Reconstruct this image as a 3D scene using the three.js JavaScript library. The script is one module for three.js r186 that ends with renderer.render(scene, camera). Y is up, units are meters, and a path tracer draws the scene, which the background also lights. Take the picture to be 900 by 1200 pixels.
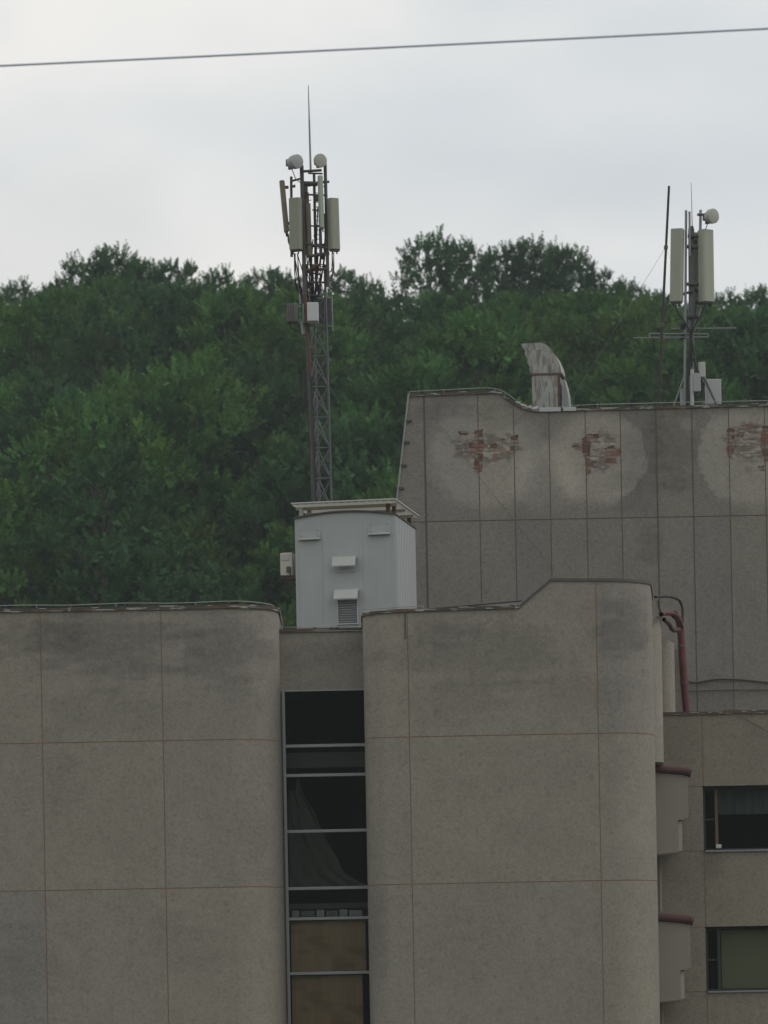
import * as THREE from 'three';
import { mergeGeometries } from 'three/addons/utils/BufferGeometryUtils.js';
import { RoundedBoxGeometry } from 'three/addons/geometries/RoundedBoxGeometry.js';
import { Brush, Evaluator, SUBTRACTION } from 'three-bvh-csg';

// ---------------------------------------------------------------- camera, sky, sun, exposure
const scene = new THREE.Scene();
const F = 4800, CAMY = 8, CAMZ = 80, HORIZON = 1230, ROLL = 1.1 * Math.PI / 180;   // focal length in photo pixels (900 x 1200)
const camera = new THREE.PerspectiveCamera(2 * Math.atan(600 / F) * 180 / Math.PI, 0.75, 0.5, 3000);
camera.position.set(0, CAMY, CAMZ);
camera.rotation.z = -ROLL;
camera.focus = 84; camera.userData.fStop = 2.0;                                   // long zoom focused on the roof, the wood behind a little soft
camera.setViewOffset(900, 1200, 0, -(HORIZON - 600), 900, 1200);

const renderer = new THREE.WebGLRenderer({ antialias: true });
renderer.toneMapping = THREE.LinearToneMapping;
renderer.toneMappingExposure = 1.0;
renderer.shadowMap.enabled = true;
renderer.shadowMap.type = THREE.PCFSoftShadowMap;

const hash = (x, y, s) => { let h = Math.imul(x | 0, 374761393) + Math.imul(y | 0, 668265263) + Math.imul(s | 0, 1274126177); h = Math.imul(h ^ (h >>> 13), 1274126177); return ((h ^ (h >>> 16)) >>> 0) / 4294967296; };
const fade = (t) => t * t * (3 - 2 * t);
const noise = (x, y, s = 0) => {
  const xi = Math.floor(x), yi = Math.floor(y), fx = fade(x - xi), fy = fade(y - yi);
  const a = hash(xi, yi, s), b = hash(xi + 1, yi, s), c = hash(xi, yi + 1, s), d = hash(xi + 1, yi + 1, s);
  return a + (b - a) * fx + (c - a) * fy + (a - b - c + d) * fx * fy;
};
const fbm = (x, y, s = 0, o = 4) => { let v = 0, a = 0.5, n = 0; for (let i = 0; i < o; i++) { v += a * noise(x, y, s + i * 17); n += a; a *= 0.5; x *= 2.03; y *= 2.03; } return v / n; };
const sstep = (a, b, x) => { const t = Math.min(1, Math.max(0, (x - a) / (b - a))); return t * t * (3 - 2 * t); };
const mix = (a, b, t) => a + (b - a) * t;
const mix3 = (a, b, t) => [mix(a[0], b[0], t), mix(a[1], b[1], t), mix(a[2], b[2], t)];
function rng(seed) { let s = seed | 0; return () => { s = (s + 0x6d2b79f5) | 0; let t = Math.imul(s ^ (s >>> 15), 1 | s); t = (t + Math.imul(t ^ (t >>> 7), 61 | t)) ^ t; return ((t ^ (t >>> 14)) >>> 0) / 4294967296; }; }

// overcast evening sky: broad soft cloud bands, blue grey between cream
{
  const W = 2048, H = 1024, data = new Float32Array(W * H * 4);
  for (let j = 0; j < H; j++) for (let i = 0; i < W; i++) {
    const az = ((i + 0.5) / W - 0.25) * 360, el = ((j + 0.5) / H - 0.5) * 180;
    const a = (az > 180 ? az - 360 : az);
    const wrap = Math.abs(a) > 170 ? 0 : 1;                                     // keep the seam smooth far behind
    const u = a * 0.30 * wrap, v = el * 0.62;
    let m = fbm(u * 0.7 + 3.1, v * 0.9 + 1.7, 11, 5);
    const e = el + 1.1 * (fbm(u * 0.9, v * 0.5 + 9, 31, 3) - 0.5);
    const band = 0.55 + 0.45 * Math.cos((e - 10.5) / 2.4 * Math.PI) / (1 + Math.pow((el - 10.5) / 9, 2));     // layered bands by elevation
    let t = 0.62 * band + 1.1 * (m - 0.5) + 0.20 - 0.08 * a * Math.exp(-a * a / 60);
    t = sstep(0.05, 0.95, t);
    let c = mix3([0.668, 0.716, 0.750], [0.925, 0.910, 0.880], t);
    const grey = sstep(0.52, 0.8, fbm(u * 0.55 + 20, v * 0.7 + 5, 51, 4));
    c = mix3(c, [0.60, 0.63, 0.65], 0.42 * grey);
    if (el < -2) c = [0.10, 0.105, 0.09];
    const k = (j * W + i) * 4; data[k] = c[0]; data[k + 1] = c[1]; data[k + 2] = c[2]; data[k + 3] = 1;
  }
  const sky = new THREE.DataTexture(data, W, H, THREE.RGBAFormat, THREE.FloatType);
  sky.mapping = THREE.EquirectangularReflectionMapping; sky.magFilter = THREE.LinearFilter; sky.minFilter = THREE.LinearFilter; sky.needsUpdate = true;
  scene.background = sky; scene.environment = sky;
}
const sun = new THREE.DirectionalLight(new THREE.Color(1.0, 0.96, 0.9), 0.75);   // veiled sun, high on the right
sun.position.set(70, 75, -6); sun.target.position.set(0, 12, -20);
sun.castShadow = true; sun.shadow.radius = 32; sun.shadow.mapSize.set(2048, 2048);
Object.assign(sun.shadow.camera, { left: -70, right: 70, top: 70, bottom: -70, near: 1, far: 320 });
scene.add(sun, sun.target);
scene.fog = new THREE.FogExp2(new THREE.Color(0.72, 0.79, 0.84), 0.00031);

// ---------------------------------------------------------------- helpers
const V = (x, y, z) => new THREE.Vector3(x, y, z);
const CR = Math.cos(ROLL), SR = Math.sin(ROLL);
function P(px, py, z = 0) {                                       // photo pixel on the upright plane z
  const sx = (px - 450) / F, sy = (HORIZON - py) / F, d = CAMZ - z;
  return V((sx * CR + sy * SR) * d, CAMY + (-sx * SR + sy * CR) * d, z);
}
const PPM = (z) => F / (CAMZ - z);
const taken = {};
const numbered = (n) => { const k = taken[n] = (taken[n] ?? -1) + 1; return k ? n + '_' + String(k).padStart(3, '0') : n; };
function thing(name, label, category, base = V(0, 0, 0), group) {
  const o = new THREE.Group(); o.name = numbered(name); o.position.copy(base); scene.add(o);
  o.userData = { label, category }; if (group) o.userData.group = group;
  return o;
}
function part(root, name, geo, mat, parent, label) {             // geometry in world metres, moved to the thing's own base
  if (Array.isArray(geo)) geo = merge(geo);
  geo.translate(-root.position.x, -root.position.y, -root.position.z);
  const m = new THREE.Mesh(geo, mat); m.name = name; (parent || root).add(m);
  if (label) m.userData.label = label;
  return m;
}
function merge(list) {
  return mergeGeometries(list.map((g) => { g = g.index ? g.toNonIndexed() : g; for (const k of Object.keys(g.attributes)) if (!['position', 'normal', 'uv'].includes(k)) g.deleteAttribute(k); return g; }));
}
function structure(name, geo, mat) { const m = new THREE.Mesh(geo, mat); m.name = name; m.userData.kind = 'structure'; scene.add(m); return m; }
const UP = V(0, 1, 0);
function rod(a, b, r0, r1 = r0, seg = 8) {
  const d = b.clone().sub(a), L = d.length(), g = new THREE.CylinderGeometry(r1, r0, L, seg, 1);
  g.applyQuaternion(new THREE.Quaternion().setFromUnitVectors(UP, d.normalize())); g.translate((a.x + b.x) / 2, (a.y + b.y) / 2, (a.z + b.z) / 2);
  return g;
}
const tube = (pts, r, n = 24, seg = 6) => new THREE.TubeGeometry(new THREE.CatmullRomCurve3(pts), n, r, seg);
function box(x0, x1, y0, y1, z0, z1, r = 0) {
  const w = x1 - x0, h = y1 - y0, d = z1 - z0, g = r ? new RoundedBoxGeometry(w, h, d, 2, r) : new THREE.BoxGeometry(w, h, d);
  g.translate((x0 + x1) / 2, (y0 + y1) / 2, (z0 + z1) / 2); return g;
}
function prism(pts, z0, z1) {                                     // outline in x, y; from z0 (back) to z1 (front)
  const g = new THREE.ExtrudeGeometry(new THREE.Shape(pts.map((p) => new THREE.Vector2(p.x ?? p[0], p.y ?? p[1]))), { depth: z1 - z0, bevelEnabled: false });
  g.translate(0, 0, z0); return g;
}
function planUV(g, x0, w, y0, h) { const p = g.attributes.position, u = g.attributes.uv; for (let i = 0; i < p.count; i++) u.setXY(i, (p.getX(i) - x0) / w, (p.getY(i) - y0) / h); return g; }
const toS = (v) => { v = Math.min(1, Math.max(0, v)); return Math.round(255 * (v <= 0.0031308 ? 12.92 * v : 1.055 * Math.pow(v, 1 / 2.4) - 0.055)); };
function tex(w, h, f, colour = true, repeat = false) {            // f(u, v) -> linear rgb or one number
  const d = new Uint8Array(w * h * 4);
  for (let j = 0; j < h; j++) for (let i = 0; i < w; i++) {
    const c = f((i + 0.5) / w, (j + 0.5) / h, i, j), k = (j * w + i) * 4;
    if (colour) { d[k] = toS(c[0]); d[k + 1] = toS(c[1]); d[k + 2] = toS(c[2]); } else d[k] = d[k + 1] = d[k + 2] = Math.round(255 * Math.min(1, Math.max(0, c)));
    d[k + 3] = 255;
  }
  const t = new THREE.DataTexture(d, w, h); t.magFilter = THREE.LinearFilter; t.minFilter = THREE.LinearMipmapLinearFilter; t.generateMipmaps = true;
  if (colour) t.colorSpace = THREE.SRGBColorSpace;
  t.wrapS = t.wrapT = repeat ? THREE.RepeatWrapping : THREE.ClampToEdgeWrapping; t.needsUpdate = true;
  return t;
}
const lin = (r, g, b) => new THREE.Color().setRGB(r, g, b);
const std = (r, g, b, rough = 0.8, more = {}) => new THREE.MeshStandardMaterial({ color: lin(r, g, b), roughness: rough, ...more });

// a way in plan along a wall: straight runs and quarter rounds, outward normal on the left hand of travel turned out
function makePath(segs) {
  let L = 0; const list = segs.map((s) => { const len = s.r ? Math.abs(s.a1 - s.a0) * s.r : Math.hypot(s.x1 - s.x0, s.z1 - s.z0); const o = { ...s, u0: L, len }; L += len; return o; });
  return {
    length: L, list,
    at(u) {
      const s = list.find((q) => u <= q.u0 + q.len + 1e-9) || list[list.length - 1], t = (u - s.u0) / s.len;
      if (s.r) { const a = s.a0 + (s.a1 - s.a0) * t; return { x: s.cx + s.r * Math.cos(a), z: s.cz + s.r * Math.sin(a), nx: Math.cos(a), nz: Math.sin(a) }; }
      const dx = (s.x1 - s.x0) / s.len, dz = (s.z1 - s.z0) / s.len;
      return { x: s.x0 + dx * s.len * t, z: s.z0 + dz * s.len * t, nx: -dz * s.out, nz: dx * s.out };
    },
    steps(u0, u1, extra = []) {
      const us = new Set([u0, u1]);
      for (const s of list) { const n = s.r ? 12 : 1; for (let i = 0; i <= n; i++) { const u = s.u0 + s.len * i / n; if (u > u0 + 1e-4 && u < u1 - 1e-4) us.add(u); } }
      for (const u of extra) if (u > u0 + 1e-4 && u < u1 - 1e-4) us.add(u);
      return [...us].sort((a, b) => a - b);
    },
  };
}
function ribbon(path, u0, u1, y0, y1, thick, off = 0, uv = null, extra = []) {   // a slab that follows the way, outer face `off` proud of it
  const us = path.steps(u0, u1, extra), fy0 = typeof y0 === 'function' ? y0 : () => y0, fy1 = typeof y1 === 'function' ? y1 : () => y1;
  const pos = [], nor = [], uvs = [];
  const col = us.map((u) => { const p = path.at(u); return { u, p, o: [p.x + p.nx * off, p.z + p.nz * off], i: [p.x + p.nx * (off - thick), p.z + p.nz * (off - thick)], a: fy0(p, u), b: fy1(p, u) }; });
  const pt = (c, w, y) => [w === 'o' ? c.o[0] : c.i[0], y, w === 'o' ? c.o[1] : c.i[1]];
  const quad = (q, ns, ts) => { for (const k of [0, 1, 2, 0, 2, 3]) { pos.push(...q[k]); nor.push(...ns[k]); uvs.push(...ts[k]); } };
  const map = (c, y, dz = 0) => uv ? [(c.u + dz - uv.u0) / uv.w, (y - uv.y0) / uv.h] : [c.u + dz, y];
  for (let k = 0; k < col.length - 1; k++) {
    const A = col[k], B = col[k + 1], na = [A.p.nx, 0, A.p.nz], nb = [B.p.nx, 0, B.p.nz], ia = na.map((v) => -v), ib = nb.map((v) => -v);
    quad([pt(A, 'o', A.a), pt(B, 'o', B.a), pt(B, 'o', B.b), pt(A, 'o', A.b)], [na, nb, nb, na], [map(A, A.a), map(B, B.a), map(B, B.b), map(A, A.b)]);
    quad([pt(B, 'i', B.a), pt(A, 'i', A.a), pt(A, 'i', A.b), pt(B, 'i', B.b)], [ib, ia, ia, ib], [map(B, B.a), map(A, A.a), map(A, A.b), map(B, B.b)]);
    const up = [0, 1, 0], dn = [0, -1, 0];
    quad([pt(A, 'o', A.b), pt(B, 'o', B.b), pt(B, 'i', B.b), pt(A, 'i', A.b)], [up, up, up, up], [map(A, A.b), map(B, B.b), map(B, B.b), map(A, A.b)]);
    quad([pt(A, 'i', A.a), pt(B, 'i', B.a), pt(B, 'o', B.a), pt(A, 'o', A.a)], [dn, dn, dn, dn], [map(A, A.a), map(B, B.a), map(B, B.a), map(A, A.a)]);
  }
  for (const [c, s] of [[col[0], -1], [col[col.length - 1], 1]]) {
    const t = [c.p.nz * -s * -1 * 1, 0, -c.p.nx * -s * -1], n = [t, t, t, t];
    const q = [pt(c, 'i', c.a), pt(c, 'o', c.a), pt(c, 'o', c.b), pt(c, 'i', c.b)], m = [map(c, c.a), map(c, c.a), map(c, c.b), map(c, c.b)];
    if (s > 0) { q.reverse(); m.reverse(); }
    quad(q, n, m);
  }
  const g = new THREE.BufferGeometry();
  g.setAttribute('position', new THREE.Float32BufferAttribute(pos, 3)); g.setAttribute('normal', new THREE.Float32BufferAttribute(nor, 3)); g.setAttribute('uv', new THREE.Float32BufferAttribute(uvs, 2));
  return g;
}
function planSolid(path, inset, y0, y1, n = 48) {                  // the plan enclosed by a way, filled from y0 to y1
  const s = new THREE.Shape(); path.steps(0, path.length).forEach((u, i) => { const p = path.at(u), x = p.x - p.nx * inset, z = p.z - p.nz * inset; i ? s.lineTo(x, -z) : s.moveTo(x, -z); });
  const g = new THREE.ExtrudeGeometry(s, { depth: y1 - y0, bevelEnabled: false, curveSegments: n }); g.rotateX(-Math.PI / 2); g.translate(0, y0, 0); return g;
}

// ---------------------------------------------------------------- materials
const grainTex = tex(512, 512, (u, v, i, j) => 0.5 + 0.34 * (hash(i, j, 5) - 0.5) + 0.5 * (noise(i / 2.5, j / 2.5, 8) - 0.5) + 0.3 * (noise(i / 7, j / 7, 9) - 0.5), false, true);
const STUCCO = [0.252, 0.228, 0.199];
// stucco colour in metres: fine grain, soft mottling and the stains that the photograph shows (list of [x, y, rx, ry, strength])
function stuccoMap(x0, w, y0, h, stains, seed, base = STUCCO, extra = null, res = 1024) {
  return tex(res, res, (u, v, i, j) => {
    const x = x0 + u * w, y = y0 + v * h;
    let k = 1 + 0.14 * (fbm(x * 0.9, y * 0.9, seed, 4) - 0.5) + 0.12 * (fbm(x * 4.5, y * 3.5, seed + 3, 3) - 0.5);
    k += 0.24 * (noise(x * 34, y * 34, seed + 5) - 0.5) + 0.20 * (hash(i, j, seed) - 0.5);
    const pit = noise(x * 17, y * 17, seed + 7); k *= 1 - 0.11 * sstep(0.70, 0.92, pit);
    let c = [base[0] * k, base[1] * k, base[2] * k];
    const streak = fbm(x * 1.3, y * 5.5, seed + 21, 5), drip = fbm(x * 7, y * 0.8, seed + 25, 4);
    for (const [sx, sy, rx, ry, a] of stains) {
      const d = Math.hypot((x - sx) / rx, (y - sy) / ry) + 1.3 * (streak - 0.5) + 0.5 * (drip - 0.5);
      const s = 0.85 * a * (1 - sstep(0.40, 1.20, d)) * (0.72 + 0.56 * noise(x * 9, y * 12, seed + 31));
      c = [c[0] * (1 - 0.93 * s), c[1] * (1 - 0.92 * s), c[2] * (1 - 0.86 * s)];
    }
    if (extra) c = extra(c, x, y, i, j);
    return c;
  });
}
const tones = (map) => [1, 0.965, 1.03, 0.985, 1.015].map((k) => { const m = stuccoMat(map); m.color = lin(k, k, k * (2 - k)); return m; });
const stuccoMat = (map) => new THREE.MeshStandardMaterial({ map, roughness: 0.95, bumpMap: grainTex, bumpScale: 0.004 });
const M = {
  joint: std(0.255, 0.148, 0.098, 0.95), jointDark: std(0.145, 0.098, 0.076, 0.95), deck: std(0.09, 0.088, 0.085, 0.95),
  galv: std(0.26, 0.27, 0.28, 0.55, { metalness: 0.3 }), mastPale: std(0.14, 0.15, 0.155, 0.6), mastSteel: std(0.095, 0.10, 0.105, 0.65, { metalness: 0.15 }), steelDark: std(0.085, 0.075, 0.072, 0.65), steelBrown: std(0.105, 0.075, 0.062, 0.75), rust: std(0.105, 0.058, 0.042, 0.9),
  cable: std(0.02, 0.02, 0.022, 0.6), wireGrey: std(0.26, 0.27, 0.26, 0.6), panelPale: std(0.325, 0.335, 0.275, 0.6), panelCream: std(0.26, 0.268, 0.215, 0.6), panelBack: std(0.22, 0.225, 0.20, 0.55), panelBrown: std(0.17, 0.145, 0.10, 0.6),
  white: std(0.48, 0.49, 0.48, 0.6), dish: std(0.36, 0.365, 0.32, 0.55), dishGrey: std(0.33, 0.34, 0.35, 0.5), greyBox: std(0.42, 0.43, 0.44, 0.55), darkBox: std(0.10, 0.095, 0.10, 0.7),
  redPaint: std(0.105, 0.028, 0.028, 0.65), redTile: std(0.075, 0.033, 0.029, 0.8), black: std(0.018, 0.018, 0.02, 0.7), frameAlu: std(0.27, 0.275, 0.30, 0.5, { metalness: 0.15 }), frameDark: std(0.03, 0.03, 0.035, 0.5), woodBrown: std(0.13, 0.075, 0.05, 0.7),
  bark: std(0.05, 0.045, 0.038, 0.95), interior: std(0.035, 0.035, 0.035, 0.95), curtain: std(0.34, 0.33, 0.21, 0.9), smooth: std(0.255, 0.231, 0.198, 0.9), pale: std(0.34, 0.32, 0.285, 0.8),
};
M.hood = std(0.40, 0.41, 0.39, 0.6);
M.glass = new THREE.MeshPhysicalMaterial({ color: lin(0.75, 0.77, 0.77), roughness: 0.05, transmission: 1, thickness: 0, ior: 1.3 });
// old sheet flashing: dark paint, rust and bare bright patches
const flashTex = tex(1024, 64, (u, v, i, j) => {
  const a = fbm(u * 60, v * 3.5, 71, 4), b = fbm(u * 70 + 7, v * 4, 77, 5);
  let c = mix3([0.055, 0.05, 0.048], [0.13, 0.07, 0.05], sstep(0.45, 0.6, a));
  c = mix3(c, [0.30, 0.295, 0.28], sstep(0.58, 0.68, b)); return c.map((q) => q * (0.8 + 0.4 * hash(i, j, 3)));
}, true, true);
flashTex.repeat.set(1 / 12, 1);
M.flash = new THREE.MeshStandardMaterial({ map: flashTex, roughness: 0.75 });

// ---------------------------------------------------------------- terrain
const DECK = P(400, 748, -3.6).y;
function hillY(x, z) {
  const f = -60 - z; let y = 0;
  if (f > 0) { const r = 88 + 5 * Math.sin(x * 0.07 + 0.6); y = f < r ? 1.5 * sstep(0, 8, f) + 0.505 * f : 1.5 + 0.505 * r + 2 * (1 - Math.exp(-(f - r) / 30)); y += 1.2 * (fbm(x * 0.05, z * 0.05, 91, 3) - 0.5) * sstep(0, 20, f); }
  return y;
}
{
  const g = new THREE.PlaneGeometry(4000, 4000, 1, 1); g.rotateX(-Math.PI / 2);
  structure('ground', g, std(0.10, 0.115, 0.06, 0.95));
  const h = new THREE.PlaneGeometry(420, 300, 140, 100); h.rotateX(-Math.PI / 2); h.translate(0, 0, -209);
  const p = h.attributes.position; for (let i = 0; i < p.count; i++) p.setY(i, hillY(p.getX(i), p.getZ(i)) - (p.getZ(i) > -60 ? 0.3 : 0));
  h.computeVertexNormals();
  const lt = tex(256, 256, (u, v) => mix3([0.030, 0.045, 0.018], [0.055, 0.048, 0.030], sstep(0.4, 0.65, fbm(u * 14, v * 14, 97, 5))), true, true); lt.repeat.set(60, 40);
  structure('hillside', h, new THREE.MeshStandardMaterial({ map: lt, roughness: 1 }));
}

{ // the other side of the valley behind the viewpoint: it shades the fronts and is what the panes mirror
  const h = new THREE.PlaneGeometry(900, 400, 180, 80); h.rotateX(-Math.PI / 2); h.translate(0, 0, 340);
  const p = h.attributes.position; for (let i = 0; i < p.count; i++) { const x = p.getX(i), z = p.getZ(i), f = z - 150; p.setY(i, f <= 0 ? -0.3 : 78 * sstep(0, 170, f) + 9 * sstep(0, 60, f) * (fbm(x * 0.02, z * 0.02, 71, 3) - 0.5) + 7 * sstep(0, 30, f) * (fbm(x * 0.11, z * 0.11, 75, 3) - 0.5)); }
  h.computeVertexNormals();
  const lt = tex(256, 256, (u, v) => mix3([0.035, 0.07, 0.022], [0.06, 0.105, 0.03], fbm(u * 20, v * 20, 96, 4)), true, true); lt.repeat.set(30, 14);
  structure('hillside', h, new THREE.MeshStandardMaterial({ map: lt, roughness: 1 })).name = 'hillside_001';
}

// ---------------------------------------------------------------- the building, block by block
const FLOOR = 2.89;
function levels(y1, y2, top) { const s = y1 - y2, l = [top, y1]; let y = y2; while (y > 0.6) { l.push(y); y -= s; } l.push(0); return l; }
function lightningWire(root, pts, every = 1.6) {                   // bare conductor on short stand-offs along a parapet
  part(root, 'lightning_wire', tube(pts, 0.009, 60, 5), M.wireGrey);
  const c = new THREE.CatmullRomCurve3(pts), n = Math.max(2, Math.round(c.getLength() / every)); const l = [];
  for (let i = 0; i <= n; i++) { const q = c.getPointAt(i / n); l.push(rod(V(q.x, q.y - 0.10, q.z), V(q.x, q.y + 0.012, q.z), 0.009, 0.009, 5)); }
  part(root, 'wire_support', l, M.wireGrey).userData.kind = 'stuff';
}

// left block
{
  const xr = P(329, 930).x, R = 0.95, x0 = -18, zb = -16, top = P(150, 713).y;
  const y1 = P(150, 869).y, y2 = P(150, 1042).y;
  const path = makePath([{ x0, z0: 0, x1: xr - R, z1: 0, out: 1 }, { r: R, cx: xr - R, cz: -R, a0: Math.PI / 2, a1: 0 }, { x0: xr, z0: -R, x1: xr, z1: zb, out: 1 }, { x0: xr, z0: zb, x1: x0, z1: zb, out: 1 }, { x0, z0: zb, x1: x0, z1: 0, out: 1 }]);
  const root = thing('concrete_building', 'low grey stuccoed block with one rounded corner and level parapet beside the stair strip', 'building', V(-10, 0, -5));
  part(root, 'core_wall', planSolid(path, 0.006, 0, DECK), M.joint);
  const uEnd = path.list[0].len + path.list[1].len + path.list[2].len;
  part(root, 'parapet', ribbon(path, 0, path.length, DECK, top - 0.02, 0.22, -0.006), M.joint);
  const uv = { u0: x0 + 18 + 8, w: 12, y0: 7, h: 10 };
  const st = (px, py, rx, ry, a) => { const q = P(px, py); return [q.x - x0, q.y, rx, ry, a]; };
  const map = stuccoMap(uv.u0, uv.w, uv.y0, uv.h, [st(120, 755, 1.7, 0.75, 0.34), st(30, 745, 1.2, 0.45, 0.22), st(265, 760, 1.1, 0.7, 0.28), st(120, 830, 1.6, 0.5, 0.13), st(285, 830, 0.5, 0.6, 0.15), st(300, 990, 0.3, 1.2, 0.12), st(70, 920, 0.5, 0.9, 0.1), st(210, 1110, 0.7, 0.9, 0.12), st(30, 1130, 0.8, 1.0, 0.12)], 101);
  const mats = tones(map); map.wrapS = map.wrapT = THREE.MirroredRepeatWrapping;
  const ja = P(51.5, 960).x - x0, jb = P(193, 960).x - x0, s = jb - ja, us = [0];
  for (let k = -7; k <= 1; k++) { const u = ja + k * s; if (u > 0.4) us.push(u); }
  us.push(path.list[0].len + path.list[1].len + 1.4, path.list[0].len + path.list[1].len + 4.4, path.list[0].len + path.list[1].len + 8, uEnd);
  const ys = levels(y1, y2, top);
  for (let i = 0; i < us.length - 1; i++) for (let j = 0; j < ys.length - 1; j++) part(root, 'wall_panel', ribbon(path, us[i] + 0.009, us[i + 1] - 0.009, ys[j + 1] + 0.009, ys[j] - (j ? 0.009 : 0), 0.034, 0, uv), mats[(i * 3 + j * 2) % 5]);
  part(root, 'coping', ribbon(path, 0, uEnd, (p, u) => top - 0.045 + 0.012 * noise(u * 2.2, 0, 4), (p, u) => top + 0.028 + 0.018 * noise(u * 1.7, 3, 5), 0.30, 0.035, { u0: 0, w: 1, y0: top - 0.05, h: 0.1 }, Array.from({ length: 60 }, (_, k) => k * 0.35)), M.flash);
  part(root, 'roof_deck', planSolid(path, 0.27, DECK - 0.02, DECK + 0.012), M.deck);
  const w = []; for (let u = 0.5; u <= path.list[0].len + path.list[1].len + 0.7; u += 0.5) { const p = path.at(u); w.push(V(p.x - p.nx * 0.1, top + 0.105 + 0.01 * Math.sin(u * 3), p.z - p.nz * 0.1)); }
  const e = w[w.length - 1]; w.push(V(e.x + 0.06, top + 0.09, e.z - 0.1), V(e.x + 0.15, top - 0.03, e.z - 0.12), V(e.x + 0.15, top - 0.5, e.z - 0.12));
  lightningWire(root, w);
}

// middle block
const MID = {};
{
  const xl = P(429, 950).x, xr = P(772.5, 950).x, R1 = 0.42, R2 = 0.95, zb = -9.2;
  MID.xl = xl; MID.xr = xr;
  const prof = [[425, 719], [470, 716], [609, 711], [645, 680], [765, 680], [771, 716]].map(([a, b]) => P(a, b));
  const topAt = (x) => { if (x <= prof[0].x) return prof[0].y; for (let i = 1; i < prof.length; i++) if (x <= prof[i].x) return mix(prof[i - 1].y, prof[i].y, (x - prof[i - 1].x) / (prof[i].x - prof[i - 1].x)); return prof[prof.length - 1].y; };
  const path = makePath([{ x0: xl, z0: zb, x1: xl, z1: -R1, out: 1 }, { r: R1, cx: xl + R1, cz: -R1, a0: Math.PI, a1: Math.PI / 2 }, { x0: xl + R1, z0: 0, x1: xr - R2, z1: 0, out: 1 }, { r: R2, cx: xr - R2, cz: -R2, a0: Math.PI / 2, a1: 0 }, { x0: xr, z0: -R2, x1: xr, z1: zb, out: 1 }]);
  const uF = path.list[2].u0, U = (px, py) => uF + P(px, py).x - (xl + R1), uA = path.list[3].u0, uB = path.list[4].u0;
  const root = thing('concrete_building', 'grey stuccoed block between stair strip and windowed wing, its parapet stepping up along a slant', 'building', V((xl + xr) / 2, 0, -4));
  part(root, 'core_wall', planSolid(path, 0.006, 0, DECK), M.joint);
  const extra = [U(470, 716), U(609, 711), U(645, 680), U(735, 680), ...Array.from({ length: 20 }, (_, k) => uA + path.list[3].len * k / 20)];
  part(root, 'parapet', ribbon(path, 0, path.length, DECK, (p) => topAt(p.x) - 0.02, 0.22, -0.006, null, extra), M.joint);
  part(root, 'roof_deck', planSolid(path, 0.27, DECK - 0.02, DECK + 0.012), M.deck);
  const uv = { u0: uF - 1.5, w: 9.4, y0: 7, h: 11 };
  const st = (px, py, rx, ry, a) => { const q = P(px, py); return [uF + q.x - (xl + R1), q.y, rx, ry, a]; };
  const map = stuccoMap(uv.u0, uv.w, uv.y0, uv.h, [st(560, 765, 2.0, 0.65, 0.26), st(510, 740, 0.9, 0.35, 0.22), st(730, 735, 0.75, 0.75, 0.33), st(530, 825, 1.1, 0.5, 0.14), st(690, 810, 1.3, 0.4, 0.12), st(440, 1090, 0.3, 1.3, 0.16), st(640, 900, 1.1, 0.6, 0.08), st(560, 1120, 1.6, 0.8, 0.06)], 203);
  const mats = tones(map); map.wrapS = map.wrapT = THREE.MirroredRepeatWrapping;
  const us = [0, 4.4, U(481.5, 950), U(703, 950), uB + 1.6, uB + 5, path.length], y1 = P(600, 861.5).y, y2 = P(600, 1034).y, ys = levels(y1, y2, 30);
  for (let i = 0; i < us.length - 1; i++) for (let j = 0; j < ys.length - 1; j++) part(root, 'wall_panel', ribbon(path, us[i] + 0.009, us[i + 1] - 0.009, ys[j + 1] + 0.009, j ? ys[j] - 0.009 : (p) => topAt(p.x), 0.034, 0, uv, extra), mats[(i * 2 + j * 3) % 5]);
  const uC = U(471, 715);
  const cu = Array.from({ length: 80 }, (_, k) => k * 0.3);
  part(root, 'coping', ribbon(path, 2, U(609, 711), (p, u) => topAt(p.x) - 0.035 + 0.012 * noise(u * 2, 1, 6), (p, u) => topAt(p.x) + 0.03 + 0.015 * noise(u * 3, 1, 7), 0.28, 0.032, { u0: 0, w: 1, y0: 16, h: 0.1 }, [...extra, ...cu]), M.flash);
  part(root, 'coping', ribbon(path, U(609.6, 711), uB + 3, (p) => topAt(p.x) - 0.02, (p) => topAt(p.x) + 0.035, 0.28, 0.022, null, extra), M.steelDark);
  // sheet flashing turned up along the foot of the slant, seen above the parapet
  const a = P(490, 713, -0.5), b = P(612, 704, -0.5), c = P(616, 709, -0.5);
  part(root, 'loose_sheet', prism([[a.x, a.y - 0.05], [c.x, c.y - 0.05], [b.x, b.y], [mix(a.x, b.x, 0.55), mix(a.y, b.y, 0.6)]], -0.62, -0.6), std(0.30, 0.31, 0.32, 0.5, { metalness: 0.3 }));
  part(root, 'sheet_edge', rod(V(a.x - 0.1, a.y - 0.02, -0.59), V(b.x, b.y + 0.015, -0.59), 0.014), M.steelBrown);
  // short bare conductor down the joint
  const g0 = P(474.5, 718), g1 = P(475.5, 749);
  part(root, 'conductor_strip', box(g0.x - 0.014, g0.x + 0.014, g1.y, g0.y, -0.002, 0.012), M.steelDark);
  const w = []; for (let px = 424; px <= 500; px += 12) { const q = P(px, 712, -0.2); w.push(V(q.x, topAt(q.x) + 0.1, -0.2)); }
  lightningWire(root, w, 1.2);
}

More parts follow.
